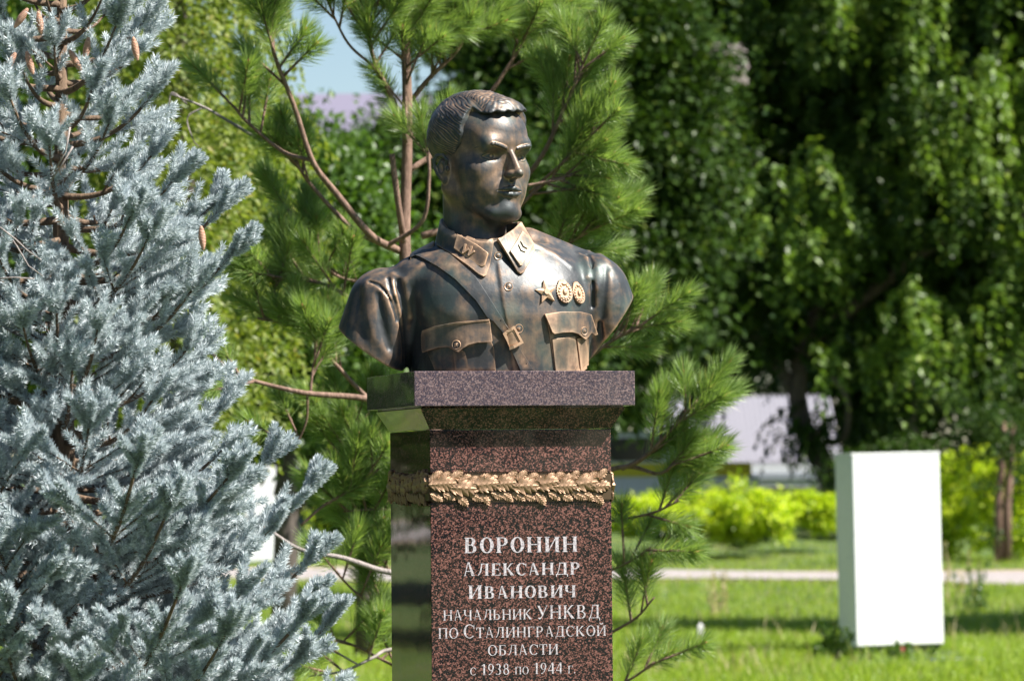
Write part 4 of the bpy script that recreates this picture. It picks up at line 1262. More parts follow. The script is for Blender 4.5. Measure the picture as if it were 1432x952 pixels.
print('spruce shoots', len(shoots), 'tris', len(Fq), 'branches', len(branches))
tag(obj_np('needles', V, Fq, M_SN, spruce, smooth=False), kind='stuff')
# cones
m, t, b, _, L = material('young_spruce_cone')
tc = N(t, 'TexCoord'); n1 = N(t, 'TexNoise', Scale=150.0); L.new(tc.outputs['Object'], n1.inputs['Vector'])
r = ramp(t, n1.outputs[0], [(0.35, (0.34, 0.17, 0.11)), (0.65, (0.55, 0.32, 0.22))]); L.new(r.outputs[0], b.inputs['Base Color']); b.inputs['Roughness'].default_value = 0.6
M_CONE = m
P = []; Fq = []; n = 14; rows = 16
for i in range(rows*2+1):
    s = i/(rows*2); rr = 0.0085*math.sin(math.pi*(0.06+0.90*s))**0.7*(1.0 if i % 2 else 0.86)
    for q in range(n): P.append((rr*math.cos(2*math.pi*(q+0.5*(i//2 % 2))/n), rr*math.sin(2*math.pi*(q+0.5*(i//2 % 2))/n), -0.052*s))
for i in range(rows*2):
    for q in range(n): Fq.append((i*n+q, i*n+(q+1) % n, (i+1)*n+(q+1) % n, (i+1)*n+q))
cme = mesh_np('cone', P, np.array(Fq), M_CONE, smooth=False)
for cx, cy, tl in ((39, 12, .7), (53, 16, -.15), (22, 74, .6), (37, 72, -.3), (97, 70, -.55), (186, 52, -.2), (124, 52, .2), (281, 316, -.1)):
    wp = at(cx, cy, 8.8)
    o = link(bpy.data.objects.new('cone', cme), spruce); o.location = wp - S0v; o.rotation_euler = (0.1, tl*0.9, 0)

for q in ([(0, 318), (22, 335), (38, 350), (58, 364)], [(18, 336), (28, 352), (40, 372), (60, 386)], [(-5, 390), (20, 388), (48, 390)], [(102, 205), (90, 225), (72, 252)], [(98, 178), (92, 212), (76, 240)]):
    mb = MB(); mb.tube([at(x, y, 8.50) - S0v for x, y in q], [0.0022, 0.0018, 0.0014, 0.001][:len(q)], 5); mb.build('dead_twig', M_GBARK, spruce, smooth=True)

# ================================================================== pine behind the bust
M_PN = leaf_mat('pine_needles', (0.15, 0.23, 0.06), (0.27, 0.37, 0.13), 0.36, 0.38, c3=(0.42, 0.36, 0.17))
M_BUD = bark('pine_bud', (0.30, 0.12, 0.05), (0.45, 0.22, 0.09), 100)
def tuft(n, L_, nl, w, ang, seed):
    rg = np.random.default_rng(seed)
    t = 0.05+0.95*np.sqrt(rg.random(n)); az = rg.random(n)*2*np.pi
    a = np.radians(ang)*(0.7+0.6*rg.random(n))*(1-0.55*np.clip((t-0.7)/0.3, 0, 1))
    rad = np.stack([np.cos(az), np.sin(az), np.zeros(n)], 1)
    d = unit(rad*np.sin(a)[:, None] + np.array([0, 0, 1.0])*np.cos(a)[:, None])
    base = np.zeros((n, 3)); base[:, 2] = t*L_; base += rad*0.003
    ll = nl*(0.75+0.4*rg.random(n))
    s = unit(np.cross(d, rg.normal(size=(n, 3))))
    mid = base + d*(ll*0.55)[:, None]
    tip = base + d*ll[:, None] + (rad*0.0 + np.array([0, 0, 1.0])*0.10)*ll[:, None]
    V = np.stack([base-s*w*0.4, base+s*w*0.4, mid+s*w*0.5, tip, mid-s*w*0.5], 1)
    k = np.arange(n)*5
    return V.reshape(-1, 3), np.concatenate([np.stack([k, k+1, k+2], 1), np.stack([k, k+2, k+4], 1), np.stack([k+4, k+2, k+3], 1)])
TF_ME = []
for i, (n, l, nl, an) in enumerate(((420, .14, .068, 52), (330, .10, .064, 56), (500, .18, .068, 48))):
    v, f = tuft(n, l, nl, .0016, an, 70+i)
    me = mesh_np('needle_tuft', v, f, M_PN, smooth=False)
    # stem and bud
    sv, sf2 = stem_np(l, .0045, .003, 6)
    bm = bmesh.new(); bm.from_mesh(me)
    vs = [bm.verts.new(q) for q in sv]
    for q in sf2:
        fc = bm.faces.new([vs[a] for a in q]); fc.material_index = 1
    bmesh.ops.create_icosphere(bm, subdivisions=1, radius=0.008, matrix=Matrix.Translation((0, 0, l)) @ Matrix.Diagonal((0.8, 0.8, 1.6, 1)))
    for fc in bm.faces[-20:]: fc.material_index = 2
    bm.to_mesh(me); bm.free(); me.materials.append(M_PBARK); me.materials.append(M_BUD)
    TF_ME.append((me, l))
PY = 12.6
PB = at(600, 680, PY)
pine = empty('pine_tree', (PB.x, PB.y, 0))
tag(pine, 'pine with long bright green needles growing right behind the pedestal', 'pine tree')
P0 = Vector((PB.x, PB.y, 0))
def pp(x, y, dy=0.0): return at(x, y, PY+dy) - P0
mb = MB(); mb.tube(curve_pts([Vector((0, 0, -0.1)), pp(612, 760), pp(596, 560), pp(575, 430), pp(566, 340), pp(570, 170), pp(565, 0), pp(560, -220), pp(558, -420)], 40), [0.028-0.0005*i for i in range(40)], 10)
mb.build('trunk', M_PBARK, pine, smooth=True)
rp = random.Random(23)
ntuft = 0
def branch(px_pts, r0, r1, tufts=(), dead=False, mat=None):
    """branch through photo points (x, y, depth offset); tufts: (fraction, dx, dy, kind)"""
    global ntuft
    P = curve_pts([pp(*q) for q in px_pts], max(6, 5*len(px_pts)))
    n = len(P)
    mb = MB(); mb.tube(P, [r0+(r1-r0)*i/(n-1) for i in range(n)], 7)
    tw = []
    for f, dx, dy, ddp, kd in tufts:
        c = P[min(n-1, int(f*(n-1)))]
        e = c + Vector((dx*PY/F, ddp, -dy*PY/F))
        d = e-c
        me, l = TF_ME[kd]
        if d.length > l*1.05:
            mb.tube([c, e - d.normalized()*l*0.9], [r1*1.1, 0.0035], 5)
            st_ = e - d.normalized()*l
        else: st_ = c
        tw.append((st_, d.normalized(), me))
    bo = mb.build('branch', mat or M_PBARK, pine, smooth=True)
    for st_, d, me in tw:
        o = link(bpy.data.objects.new('needle_tuft', me), bo)
        o.matrix_local = Matrix.Translation(st_) @ d.to_track_quat('Z', 'Y').to_matrix().to_4x4() @ Matrix.Rotation(rp.uniform(0, 6.28), 4, 'Z')
        ntuft += 1
def auto(n, f0, f1, ux_, uy, spread, kinds=(0, 1, 2), ln=(55, 85)):
    out = []
    for i in range(n):
        f = f0+(f1-f0)*(i+0.5)/n
        a = math.atan2(-uy, ux_) + rp.uniform(-spread, spread); l = rp.uniform(*ln)
        out.append((f, l*math.cos(a), -l*math.sin(a), rp.uniform(-.10, .08), rp.choice(kinds)))
    return out
# seen branches (photo pixels)
branch([(558, 350, 0), (520, 330, -.1), (470, 270, -.15), (437, 225, -.2), (412, 150, -.25), (385, 80, -.3), (372, 20, -.3)], .013, .005,
       auto(9, .74, 1, -.05, -1, .9) + auto(3, .9, 1, -.3, -1, .8))
branch([(437, 225, -.2), (395, 212, -.2), (345, 170, -.25), (328, 150, -.25)], .007, .004, auto(5, .5, 1, -.5, -1, .8))
branch([(552, 345, 0), (500, 325, .05), (440, 265, .05), (412, 225, .0)], .010, .004, auto(6, .75, 1, -.5, -1, .9))
branch([(572, 190, 0), (545, 130, -.05), (525, 90, -.1), (512, 40, -.1), (508, 8, -.1)], .009, .004, auto(14, .5, 1, .1, -1, 1.1))
branch([(525, 95, -.1), (490, 65, -.1), (470, 30, -.1), (455, -5, -.1)], .005, .003, auto(7, .6, 1, -.4, -1, .8))
branch([(566, 345, 0), (556, 280, -.08), (548, 215, -.1)], .011, .009, [])
branch([(540, 345, -.05), (590, 310, -.12), (600, 250, -.15), (598, 190, -.15)], .008, .004, auto(3, .7, 1, -.2, -1, .8))
branch([(568, 200, -.03), (567, 120, -.03), (567, 80, -.03)], .006, .004, auto(7, .1, 1, -.1, -1, 1.8, (1,)))
branch([(570, 60, 0), (568, 20, 0)], .01, .008, auto(14, 0, 1, .3, -1, 1.6))
branch([(568, 150, .1), (600, 110, .1), (640, 70, .1), (665, 20, .1)], .009, .004, auto(14, .35, 1, .3, -1, 1.0))
branch([(570, 240, .15), (640, 190, .2), (700, 110, .2), (735, 50, .2), (745, 10, .2)], .010, .004, auto(12, .55, 1, .2, -1, 1.1))
branch([(590, 330, .1), (680, 300, .15), (750, 230, .1), (790, 150, .05), (815, 90, 0)], .012, .004, auto(11, .62, 1, .25, -1, .9) + [(1, 30, -60, -.05, 0), (1, -30, -60, 0, 0), (.97, 60, -45, 0, 1)])
branch([(740, 270, .1), (790, 225, 0), (830, 185, -.05)], .006, .0035, auto(8, .3, 1, 1, -.5, .8))
branch([(600, 350, .1), (690, 320, .1), (760, 258, .05), (800, 245, 0)], .008, .004, auto(7, .6, 1, 1, -.1, .9))
branch([(735, 260, -.05), (790, 250, -.05)], .005, .004, [])
branch([(600, 430, .15), (700, 400, .15), (780, 350, .1), (845, 310, .05)], .010, .004, auto(12, .55, 1, .8, -.7, .9))
branch([(760, 360, .2), (800, 320, .15), (835, 290, .1)], .006, .004, auto(7, .3, 1, .3, -1, .9))
branch([(610, 560, .2), (760, 540, .2), (850, 480, .15), (905, 450, .1)], .010, .004, auto(10, .6, 1, .6, -.7, .9))
branch([(870, 655, .1), (900, 640, .05), (940, 600, 0), (975, 560, -.05)], .008, .0045, auto(12, .25, 1, .5, -1, .75))
branch([(700, 660, .2), (800, 668, .1), (875, 652, .1), (920, 662, .05), (945, 648, 0)], .012, .0035, auto(5, .8, 1, .8, -.5, .8))
branch([(640, 700, .2), (800, 730, .15), (900, 720, .1), (950, 700, .05)], .007, .003, auto(4, .68, 1, .9, -.5, .8))
branch([(640, 800, .2), (800, 810, .15), (870, 790, .1), (910, 765, .05)], .007, .003, auto(4, .65, 1, .7, -.8, .9))
branch([(640, 900, .2), (800, 900, .15), (880, 870, .1), (915, 835, .05)], .007, .003, auto(3, .65, 1, .5, -1, .9))
branch([(660, 1000, .2), (800, 990, .15), (880, 950, .1), (915, 925, .05)], .007, .003, auto(4, .6, 1, .5, -1, .9))
# left side, lower
branch([(596, 575, 0), (510, 557, -.05), (430, 550, -.1), (375, 538, -.1), (318, 522, -.1)], .012, .005, auto(5, .85, 1, -1, -.3, .8), mat=M_PBARK)
branch([(600, 600, .1), (520, 560, .1), (470, 510, .05), (420, 460, .05), (360, 445, .05)], .009, .004, auto(12, .45, 1, -.5, -1, 1.0))
branch([(585, 480, .1), (520, 440, .1), (460, 400, .08), (400, 390, .05), (385, 400, .05)], .008, .004, auto(12, .4, 1, -.4, -1, 1.1))
branch([(434, 552, -.05), (437, 520, -.05), (445, 470, -.05)], .005, .003, auto(4, .4, 1, 0, -1, .8))
branch([(430, 550, -.05), (428, 590, -.02), (410, 630, 0)], .004, .003, auto(2, .8, 1, -.3, -1, .8))
branch([(610, 800, 0), (545, 800, -.02), (480, 780, -.05), (420, 768, -.05), (375, 740, -.05)], .011, .005, [], mat=M_GBARK)
branch([(420, 735, .05), (455, 705, .05), (500, 680, .05), (530, 655, .05)], .005, .003, auto(5, .2, 1, .2, -1, 1.0))
branch([(600, 700, .15), (560, 712, .15), (520, 712, .12), (480, 715, .1)], .006, .003, auto(7, .3, 1, -.3, -1, 1.0))
branch([(600, 660, .2), (560, 640, .2), (520, 640, .2), (480, 650, .2)], .006, .003, auto(8, .3, 1, -.2, -1, 1.1))
branch([(600, 870, .1), (545, 860, .1), (500, 830, .08), (470, 800, .05)], .006, .003, auto(5, .3, 1, -.3, -1, 1.0))
branch([(600, 830, .12), (560, 810, .1), (530, 790, .1), (505, 755, .1)], .006, .003, auto(6, .3, 1, -.2, -1, 1.0))
branch([(610, 910, 0), (545, 908, 0), (520, 920, -.05), (480, 938, -.05), (430, 945, -.05)], .007, .003, auto(5, .5, 1, -.4, -1, 1.0), mat=M_GBARK)
branch([(610, 960, .1), (550, 930, .1), (490, 900, .1), (450, 890, .1)], .006, .003, auto(7, .3, 1, -.3, -1, 1.1))
# grey dead branch at upper left
branch([(370, 200, .2), (320, 170, .2), (285, 150, .2), (240, 132, .2)], .006, .003, [], mat=M_GBARK)
branch([(285, 150, .2), (262, 165, .2), (270, 195, .2), (278, 205, .2)], .003, .002, [], mat=M_GBARK)
branch([(262, 146, .2), (240, 130, .2), (238, 160, .2), (250, 180, .2)], .003, .002, [], mat=M_GBARK)
branch([(590, 420, .2), (530, 400, .2), (470, 385, .2), (430, 345, .2), (410, 300, .2)], .007, .003, auto(12, .35, 1, -.3, -1, 1.1))
branch([(590, 620, .3), (540, 600, .3), (500, 590, .3), (455, 600, .3)], .007, .003, auto(9, .3, 1, -.2, -1, 1.1))
branch([(600, 760, .3), (550, 740, .3), (500, 730, .3), (450, 700, .3)], .007, .003, auto(9, .3, 1, -.2, -1, 1.1))
# top, out of the picture, so that the tree has a crown
for i in range(9):
    a = i*2.4; branch([(562, -120-30*i, 0), (562+90*math.cos(a), -150-30*i, .3*math.sin(a)), (562+170*math.cos(a)*(1-i*.07), -200-30*i, .5*math.sin(a))], .007, .004, auto(5, .4, 1, math.cos(a), -1, 1.0))
print('tufts', ntuft)
# ================================================================== broad-leaved trees
def pxm(Y): return Y/F
M_DK = leaf_mat('dark_elm_leaves', (0.014, 0.034, 0.007), (0.046, 0.088, 0.014), 0.22, 0.38, c3=(0.13, 0.18, 0.03), spec=0.15)  # shaded crown tone; rare brighter leaves stand in for sunlit ones
M_MD = leaf_mat('mid_green_leaves', (0.040, 0.090, 0.014), (0.095, 0.170, 0.028), 0.35, 0.4)
M_YG = leaf_mat('yellow_green_foliage', (0.10, 0.16, 0.020), (0.22, 0.26, 0.045), 0.40, 0.5, c3=(0.30, 0.26, 0.07))
M_LIME = leaf_mat('lime_leaves', (0.16, 0.28, 0.015), (0.55, 0.62, 0.03), 0.42, 0.45)

def tree(name, label, cat, group=None, loc=(0, 0)):
    o = empty(name, (loc[0], loc[1], gz(*loc) if loc[1] > 0 else 0)); tag(o, label, cat, group); return o
def crown(parent, V, Fq, mat, name='crown'):
    o = obj_np(name, V, Fq, mat, parent, smooth=False); o['kind'] = 'stuff'; return o
def clustered(centers, rad, n_each, flat=0.6):
    """points gathered in leaf clumps"""
    c = np.repeat(centers, n_each, 0)
    r = np.repeat(np.asarray(rad)*np.ones(len(centers)), n_each)[:, None]
    return c + RNG.normal(size=c.shape)*r*np.array([1, 1, flat])
def limbs(parent, pts_list, mat, base=Vector((0, 0, 0))):
    for pts, r0, r1 in pts_list:
        mb = MB(); P = curve_pts([Vector(p)-base for p in pts], 14)
        mb.tube(P, [r0+(r1-r0)*i/13 for i in range(14)], 9)
        mb.build('limb', mat, parent, smooth=True)

# ---- the great dark tree at the right
EY = 88.0
eb = at(1196, 742, EY); eb.z = gz(eb.x, EY)
elm = empty('dark_tree', eb); tag(elm, 'large dark weeping tree with leaning trunk filling the right side', 'tree')
k_ = pxm(EY)
def ep(x, y, dy=0): return at(x, y, EY+dy)
mb = MB(); mb.tube([p-eb for p in curve_pts([eb-Vector((0, 0, .3)), ep(1170, 690), ep(1142, 630), ep(1118, 580), ep(1120, 500), ep(1160, 380), ep(1180, 200), ep(1200, 0)], 24)], [0.36, .33, .3, .28, .27, .26, .25, .25, .24, .23, .22, .21, .2, .19, .18, .17, .16, .15, .14, .13, .12, .11, .1, .09], 12)
mb.build('trunk', M_BARK, elm, smooth=True)
limbs(elm, [([ep(1118, 560), ep(1060, 470), ep(980, 400, -1), ep(900, 330, -2)], .16, .04), ([ep(1130, 480), ep(1230, 400, -1), ep(1330, 330, -2), ep(1440, 300, -2)], .17, .05),
            ([ep(1160, 380), ep(1080, 260, -2), ep(1000, 160, -3), ep(950, 60, -3)], .13, .04), ([ep(1175, 300), ep(1260, 180, -2), ep(1380, 80, -3)], .13, .04),
            ([ep(1150, 620), ep(1180, 610, -.5), ep(1185, 560, -1), ep(1160, 520, -1)], .09, .05), ([ep(1165, 700), ep(1270, 640, -1), ep(1275, 580, -1), ep(1300, 500, -1)], .14, .09),
            ([ep(1300, 560, 1), ep(1360, 590, 0), ep(1400, 640, 0)], .06, .03)], M_BARK, eb)
cc = ep(1190, 120)                                     # centre of the crown
cx, cz = cc.x, cc.z
RX, RY, RZ = 9.6, 6.0, 8.6
parts = []
# layers of drooping sprays, most on the outside
ns = 13000
u = rand_dir(ns); rr = (0.35+0.65*RNG.random(ns)**0.45)
C0 = np.stack([cx+1.2 + u[:, 0]*RX*rr, EY + u[:, 1]*RY*rr, cz + 0.5 + u[:, 2]*RZ*rr], 1)
# boughs: pull sprays into clumps so that dark hollows remain between them
nb = 420
ub = rand_dir(nb); rb = 0.55+0.45*RNG.random(nb)
Bc = np.stack([cx+1.2 + ub[:, 0]*RX*rb, EY + ub[:, 1]*RY*rb, cz+0.5 + ub[:, 2]*RZ*rb], 1)
idx = np.argmin(((C0[:, None, :]-Bc[None])**2).sum(-1), 1)
C0 = C0 + (Bc[idx]-C0)*(0.45+0.25*RNG.random((ns, 1)))
zmin = at(0, 700, EY).z
blob = np.sin(C0[:, 0]*1.15+C0[:, 2]*0.5)+np.sin(C0[:, 2]*1.5-C0[:, 0]*0.6+1)+0.7*np.sin(C0[:, 1]*1.3)+0.6*np.sin(C0[:, 0]*2.9+C0[:, 2]*2.1)
C0 = C0[blob > -0.35]; ns = len(C0)
C0[:, 2] = np.maximum(C0[:, 2], zmin+0.9+RNG.random(ns)*1.0)
out = unit(C0 - np.array([cx+1.2, EY, cz-1.0])); out[:, 2] *= 0.3; dirs = unit(out + rand_dir(ns)*0.6)
parts.append(sprays(C0, dirs, 0.5+0.4*RNG.random(ns), 0.25+0.55*RNG.random(ns), 14, 0.16, 0.048, 0.55))
# long weeping streamers on the side towards the viewer
nw = 2300
bx_ = at(735, 0, EY-4).x; ex_ = at(1500, 0, EY-4).x
xw = bx_ + RNG.random(nw)*(ex_-bx_)
zt = cz - 6.0 + RNG.random(nw)*10.5
g0 = np.sin(xw*1.9)*0.6 + np.sin(xw*4.3+1)*0.3
yw = EY - 3.0 - 2.5*RNG.random(nw) + g0
st = np.stack([xw, yw, zt], 1)
keep = (st[:, 2] > at(0, 590, EY).z) & ((np.sin(xw*1.25+zt*0.9)+np.sin(zt*1.6-xw*0.7)+0.6*np.sin(xw*3.1+1) + RNG.normal(size=nw)*0.35 + 0.12*(xw-xw.mean())) > 0.45)
st = st[keep]
parts.append(sprays(st, unit(rand_dir(len(st))*0.8+np.array([0, -0.5, 0.1])), 0.5+0.3*RNG.random(len(st)), 0.6+0.9*RNG.random(len(st)), 16, 0.21, 0.062, 0.5))
Vs, Fs_ = parts.pop()
M_EL = leaf_mat('elm_sunlit_leaves', (0.065, 0.125, 0.020), (0.16, 0.25, 0.038), 0.32, 0.42, c3=(0.26, 0.33, 0.05), spec=0.35)  # lit copy of the elm leaves: sunlight put into a brighter leaf colour
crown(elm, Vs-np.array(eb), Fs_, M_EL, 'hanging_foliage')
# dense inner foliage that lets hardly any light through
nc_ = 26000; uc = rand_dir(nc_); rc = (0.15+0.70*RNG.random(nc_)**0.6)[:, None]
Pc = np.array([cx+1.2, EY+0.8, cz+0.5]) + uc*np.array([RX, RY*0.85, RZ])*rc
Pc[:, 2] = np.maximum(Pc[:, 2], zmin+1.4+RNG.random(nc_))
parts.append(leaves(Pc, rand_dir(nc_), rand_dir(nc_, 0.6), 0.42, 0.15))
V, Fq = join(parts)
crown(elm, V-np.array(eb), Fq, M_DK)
print('elm tris', len(Fq))

# ---- round bundle of bare twigs hanging in it
tb = ep(1000, 85, -10); tw = MB()
for i in range(16):
    a = i*0.7; q = [tb + Vector(((0.75*math.cos(a+s*2.6)+.1*math.sin(i))*0.8, 0.5*math.sin(a*1.3+s), 0.35*math.sin(a*2.1+s*2.2)-0.1*s)) for s in (0, .4, .8, 1.2)]
    tw.tube([p-eb for p in curve_pts(q, 9)], .022, 4, cap=False)
tw.tube([p-eb for p in curve_pts([ep(958, 95, -10), ep(962, 130, -10), ep(980, 160, -10), ep(1012, 182, -10)], 9)], .018, 5)
tw.build('bare_twigs', M_GBARK, elm, smooth=True)

# ---- yellow-green tree with hanging foliage, upper left
YY = 21.0
yb = at(250, 690, YY); yb.z = 0
yt = empty('yellow_green_tree', yb); tag(yt, 'yellow-green drooping tree behind the blue spruce', 'tree')
def yp(x, y, dy=0): return at(x, y, YY+dy)
mb = MB(); mb.tube([p-yb for p in curve_pts([yb, yp(250, 500), yp(255, 300), yp(250, 100), yp(250, -100)], 16)], [0.11-0.005*i for i in range(16)], 10); mb.build('trunk', M_BARK, yt, smooth=True)
n = 2300
px_ = 250 + RNG.normal(size=n)*85; py_ = -150 + RNG.random(n)*735
lim = np.interp(py_, [-150, 0, 110, 150, 300, 560, 680], [330, 385, 395, 430, 455, 440, 400])
px_ = np.where(px_ > lim, lim - RNG.random(n)*120, px_)
px_ = np.maximum(px_, -40+RNG.random(n)*100)
q = np.array([list(yp(a, b, c)) for a, b, c in zip(px_, py_, RNG.normal(size=n)*0.55)])
dd = unit((q-np.array([[yb.x, yb.y, 0]]))*np.array([1, 1, 0]) + rand_dir(n)*0.5)
V, Fq = sprays(q, dd, 0.14+0.1*RNG.random(n), 0.10+0.22*RNG.random(n), 16, 0.045, 0.011, 0.45)
crown(yt, V-np.array(yb), Fq, M_YG)

# ---- fresh green bushy trees between the spruce and the pine, in front of the darker ones
def bushy(name, label, cat, x, y0, y1, Y, wpx, mat, nclump, leaf, group=None, density=110, trunk=True, depth=None, seed_dir=0.3):
    """clumpy tree whose crown spans photo rows y0..y1 and about wpx photo pixels"""
    b0 = at(x, 700, Y); b0.z = gz(b0.x, Y)
    o = empty(name, b0); tag(o, label, cat, group)
    k = pxm(Y); c = at(x, (y0+y1)/2, Y); hz = (y1-y0)/2*k; hx = wpx/2*k; hy = depth or hx*0.8
    u = rand_dir(nclump); r = 0.45+0.55*RNG.random(nclump)**0.6
    if not trunk: r = r*(0.75+0.5*RNG.random(nclump)); u[:, 0] *= 1.25
    u[:, 1] = -np.abs(u[:, 1])*np.where(RNG.random(nclump) < 0.7, 1, -1)
    cen = np.array(c) + u*np.array([hx, hy, hz])*r[:, None]
    cen[:, 2] = np.maximum(cen[:, 2], b0.z+0.15)
    P = clustered(cen, (0.13 if trunk else 0.17)*min(hx, hz)*(0.5+RNG.random(nclump))+0.03, density)
    P[:, 2] = np.maximum(P[:, 2], b0.z+0.03)
    outd = unit(P-np.array(c))
    V, Fq = leaves(P, unit(outd*0.6+rand_dir(len(P))*0.8+np.array([0, 0, -0.2])), unit(outd*seed_dir+rand_dir(len(P))*0.6+np.array([0, 0, 0.8])), leaf*(0.7+0.6*RNG.random(len(P))), leaf*0.30)
    if mat is M_DK or trunk:
        nn_ = nclump*16; uc = rand_dir(nn_); rc = (0.2+0.62*RNG.random(nn_)**0.6)[:, None]
        Pc = np.array(c) + uc*np.array([hx, hy, hz])*rc; Pc[:, 2] = np.maximum(Pc[:, 2], b0.z+0.3)
        V, Fq = join([(V, Fq), leaves(Pc, rand_dir(nn_), rand_dir(nn_, 0.6), leaf*3.2, leaf*1.1)])
    if trunk:
        mb = MB(); h = c.z-b0.z
        mb.tube([(0, 0, -.1), (0.02*h, 0, h*0.5), (0, 0.02, h)], [0.05*h**0.5+.02, 0.04*h**.5+.015, 0.02], 8); mb.build('trunk', M_BARK, o, smooth=True)
        for i in range(5):
            a = i*1.3; mb = MB(); mb.tube([(0, 0, h*(.4+.1*i)), (hx*.4*math.cos(a), hy*.4*math.sin(a), h*(.6+.1*i)), (hx*.7*math.cos(a), hy*.7*math.sin(a), h*(.75+.12*i))], [0.025*h**.5, 0.015*h**.5, 0.01], 6)
            mb.build('limb', M_BARK, o, smooth=True)
    crown(o, V-np.array(b0), Fq, mat, 'crown' if trunk else 'foliage')
    return o
bushy('green_tree', 'bright green leafy tree low behind the pine branches left of the bust', 'tree', 390, 160, 620, 30, 380, M_MD, 330, 0.075)
bushy('green_tree', 'dark green tree behind the bust and the pine trunk', 'tree', 620, 150, 660, 44, 420, M_DK, 460, 0.10, density=120)
bushy('green_tree', 'dark tall tree between the pine top and the great weeping tree', 'tree', 800, -160, 620, 54, 420, M_DK, 620, 0.12, density=120)
bushy('green_tree', 'dark green tree at the far left behind the spruce', 'tree', 60, -60, 600, 34, 460, M_MD, 360, 0.09)
bushy('green_tree', 'shady green tree low beside the left white cabinet', 'tree', 505, 420, 745, 40, 150, M_DK, 300, 0.085, density=110)
# a far line of trees closes the view
gname = 'far trees that close the view behind the lawn'
for i, (x, y0, y1, Y, wpx) in enumerate(((-80, 120, 690, 120, 420), (180, 170, 690, 125, 380), (360, 200, 695, 118, 260), (560, 175, 690, 128, 300), (760, 60, 690, 122, 330), (980, 30, 610, 130, 420), (1220, -40, 690, 124, 420), (1450, 10, 700, 118, 380))):
    bushy('far_tree', ['dark far tree standing leftmost beyond the lawn', 'far tree beyond the lawn hidden mostly by the spruce', 'far tree under the sky gap left of the pine', 'far tree right of the lilac roof behind the pine',
          'tall far tree right behind the bust', 'far tree above the grey ribbed roof', 'dark far tree behind the leaning trunk', 'dark far tree standing rightmost beyond the lawn'][i], 'tree', x, y0, y1, Y, wpx, M_DK, 230, 0.30, gname, density=70)

# ---- lime-green shrubs in a row at the far side of the lawn
lg = 'lime green shrubs along the far side of the lawn'
for i, (x, y0, y1, Y, wpx, lab) in enumerate(((905, 688, 748, 77, 90, 'lime shrub beside the pedestal under the yellow stripe'), (975, 688, 754, 76, 100, 'lime shrub left of the low grey-roofed building front'), (1040, 684, 756, 75, 110, 'widest lime shrub in front of the grey-roofed building'),
       (1142, 690, 740, 77, 60, 'small lime shrub by the foot of the leaning trunk'), (1345, 625, 775, 72, 90, 'tall lime shrub right of the big white cabinet'), (1412, 640, 790, 71, 90, 'lime shrub at the right edge behind the thin sapling'), (500, 690, 760, 78, 120, 'lime shrub seen between spruce tip and pedestal'))):
    bushy('lime_shrub', lab, 'shrub', x, y0, y1, Y, wpx, M_LIME, 60, 0.10, lg, density=90, trunk=False)
bushy('green_shrub', 'mid green shrub below the lime shrubs left of the leaning trunk', 'shrub', 1000, 712, 765, 76, 150, M_MD, 40, 0.10, density=80, trunk=False)
bushy('green_shrub', 'dark green undergrowth behind the big white cabinet', 'shrub', 1260, 620, 760, 82, 190, M_DK, 90, 0.12, density=90, trunk=False)
bushy('green_shrub', 'dark green undergrowth at the right edge under the weeping tree', 'shrub', 1420, 560, 760, 90, 150, M_DK, 90, 0.12, density=90, trunk=False)

# ---- sapling with two thin trunks at the right edge
sb = at(1396, 768, 70); sb.z = gz(sb.x, 70)
sap = empty('sapling', sb); tag(sap, 'young sapling with two thin pinkish stems at the right edge', 'young tree')
for dx, lean in ((0, 10), (12, 16)):
    mb = MB(); mb.tube([Vector((dx*pxm(70), 0, 0)), at(1399+dx-2, 700, 70)-sb, at(1402+dx, 640, 70)-sb, at(1405+dx, 590, 70)-sb], [.085, .07, .055, .03], 8); mb.build('stem', M_PBARK, sap, smooth=True)
cen = np.array([list(at(1402+RNG.normal()*32, 610+RNG.normal()*40, 70+RNG.normal()*.6)) for _ in range(45)])
P = clustered(cen, 0.14, 60); V, Fq = leaves(P, rand_dir(len(P)), rand_dir(len(P), 1.0), 0.10, 0.03)
crown(sap, V-np.array(sb), Fq, M_DK)

# ---- a broad tree just out of the picture whose shade lies across the lawn
sbx = Vector((12.6, 43.8, 0))
sh = empty('shade_tree', sbx); tag(sh, 'broad tree beyond the right edge whose shade falls across the lawn', 'tree')
mb = MB(); mb.tube([(0, 0, 0), (.1, 0, 4), (0, .1, 8)], [.22, .18, .1], 10); mb.build('trunk', M_BARK, sh, smooth=True)
cen = rand_dir(420)*np.array([4.6, 2.8, 2.3])*(0.5+0.5*RNG.random((420, 1))) + np.array([0, 0, 8.3])
P = clustered(cen, 0.35, 90); V, Fq = join([leaves(P, rand_dir(len(P)), rand_dir(len(P), 1.0), 0.14, 0.05), leaves(np.array([0, 0, 8.0])+rand_dir(6000)*np.array([4.3, 2.4, 1.2])*RNG.random((6000, 1))**.4, rand_dir(6000), rand_dir(6000, 1), .5, .2)])
crown(sh, V, Fq, M_MD)

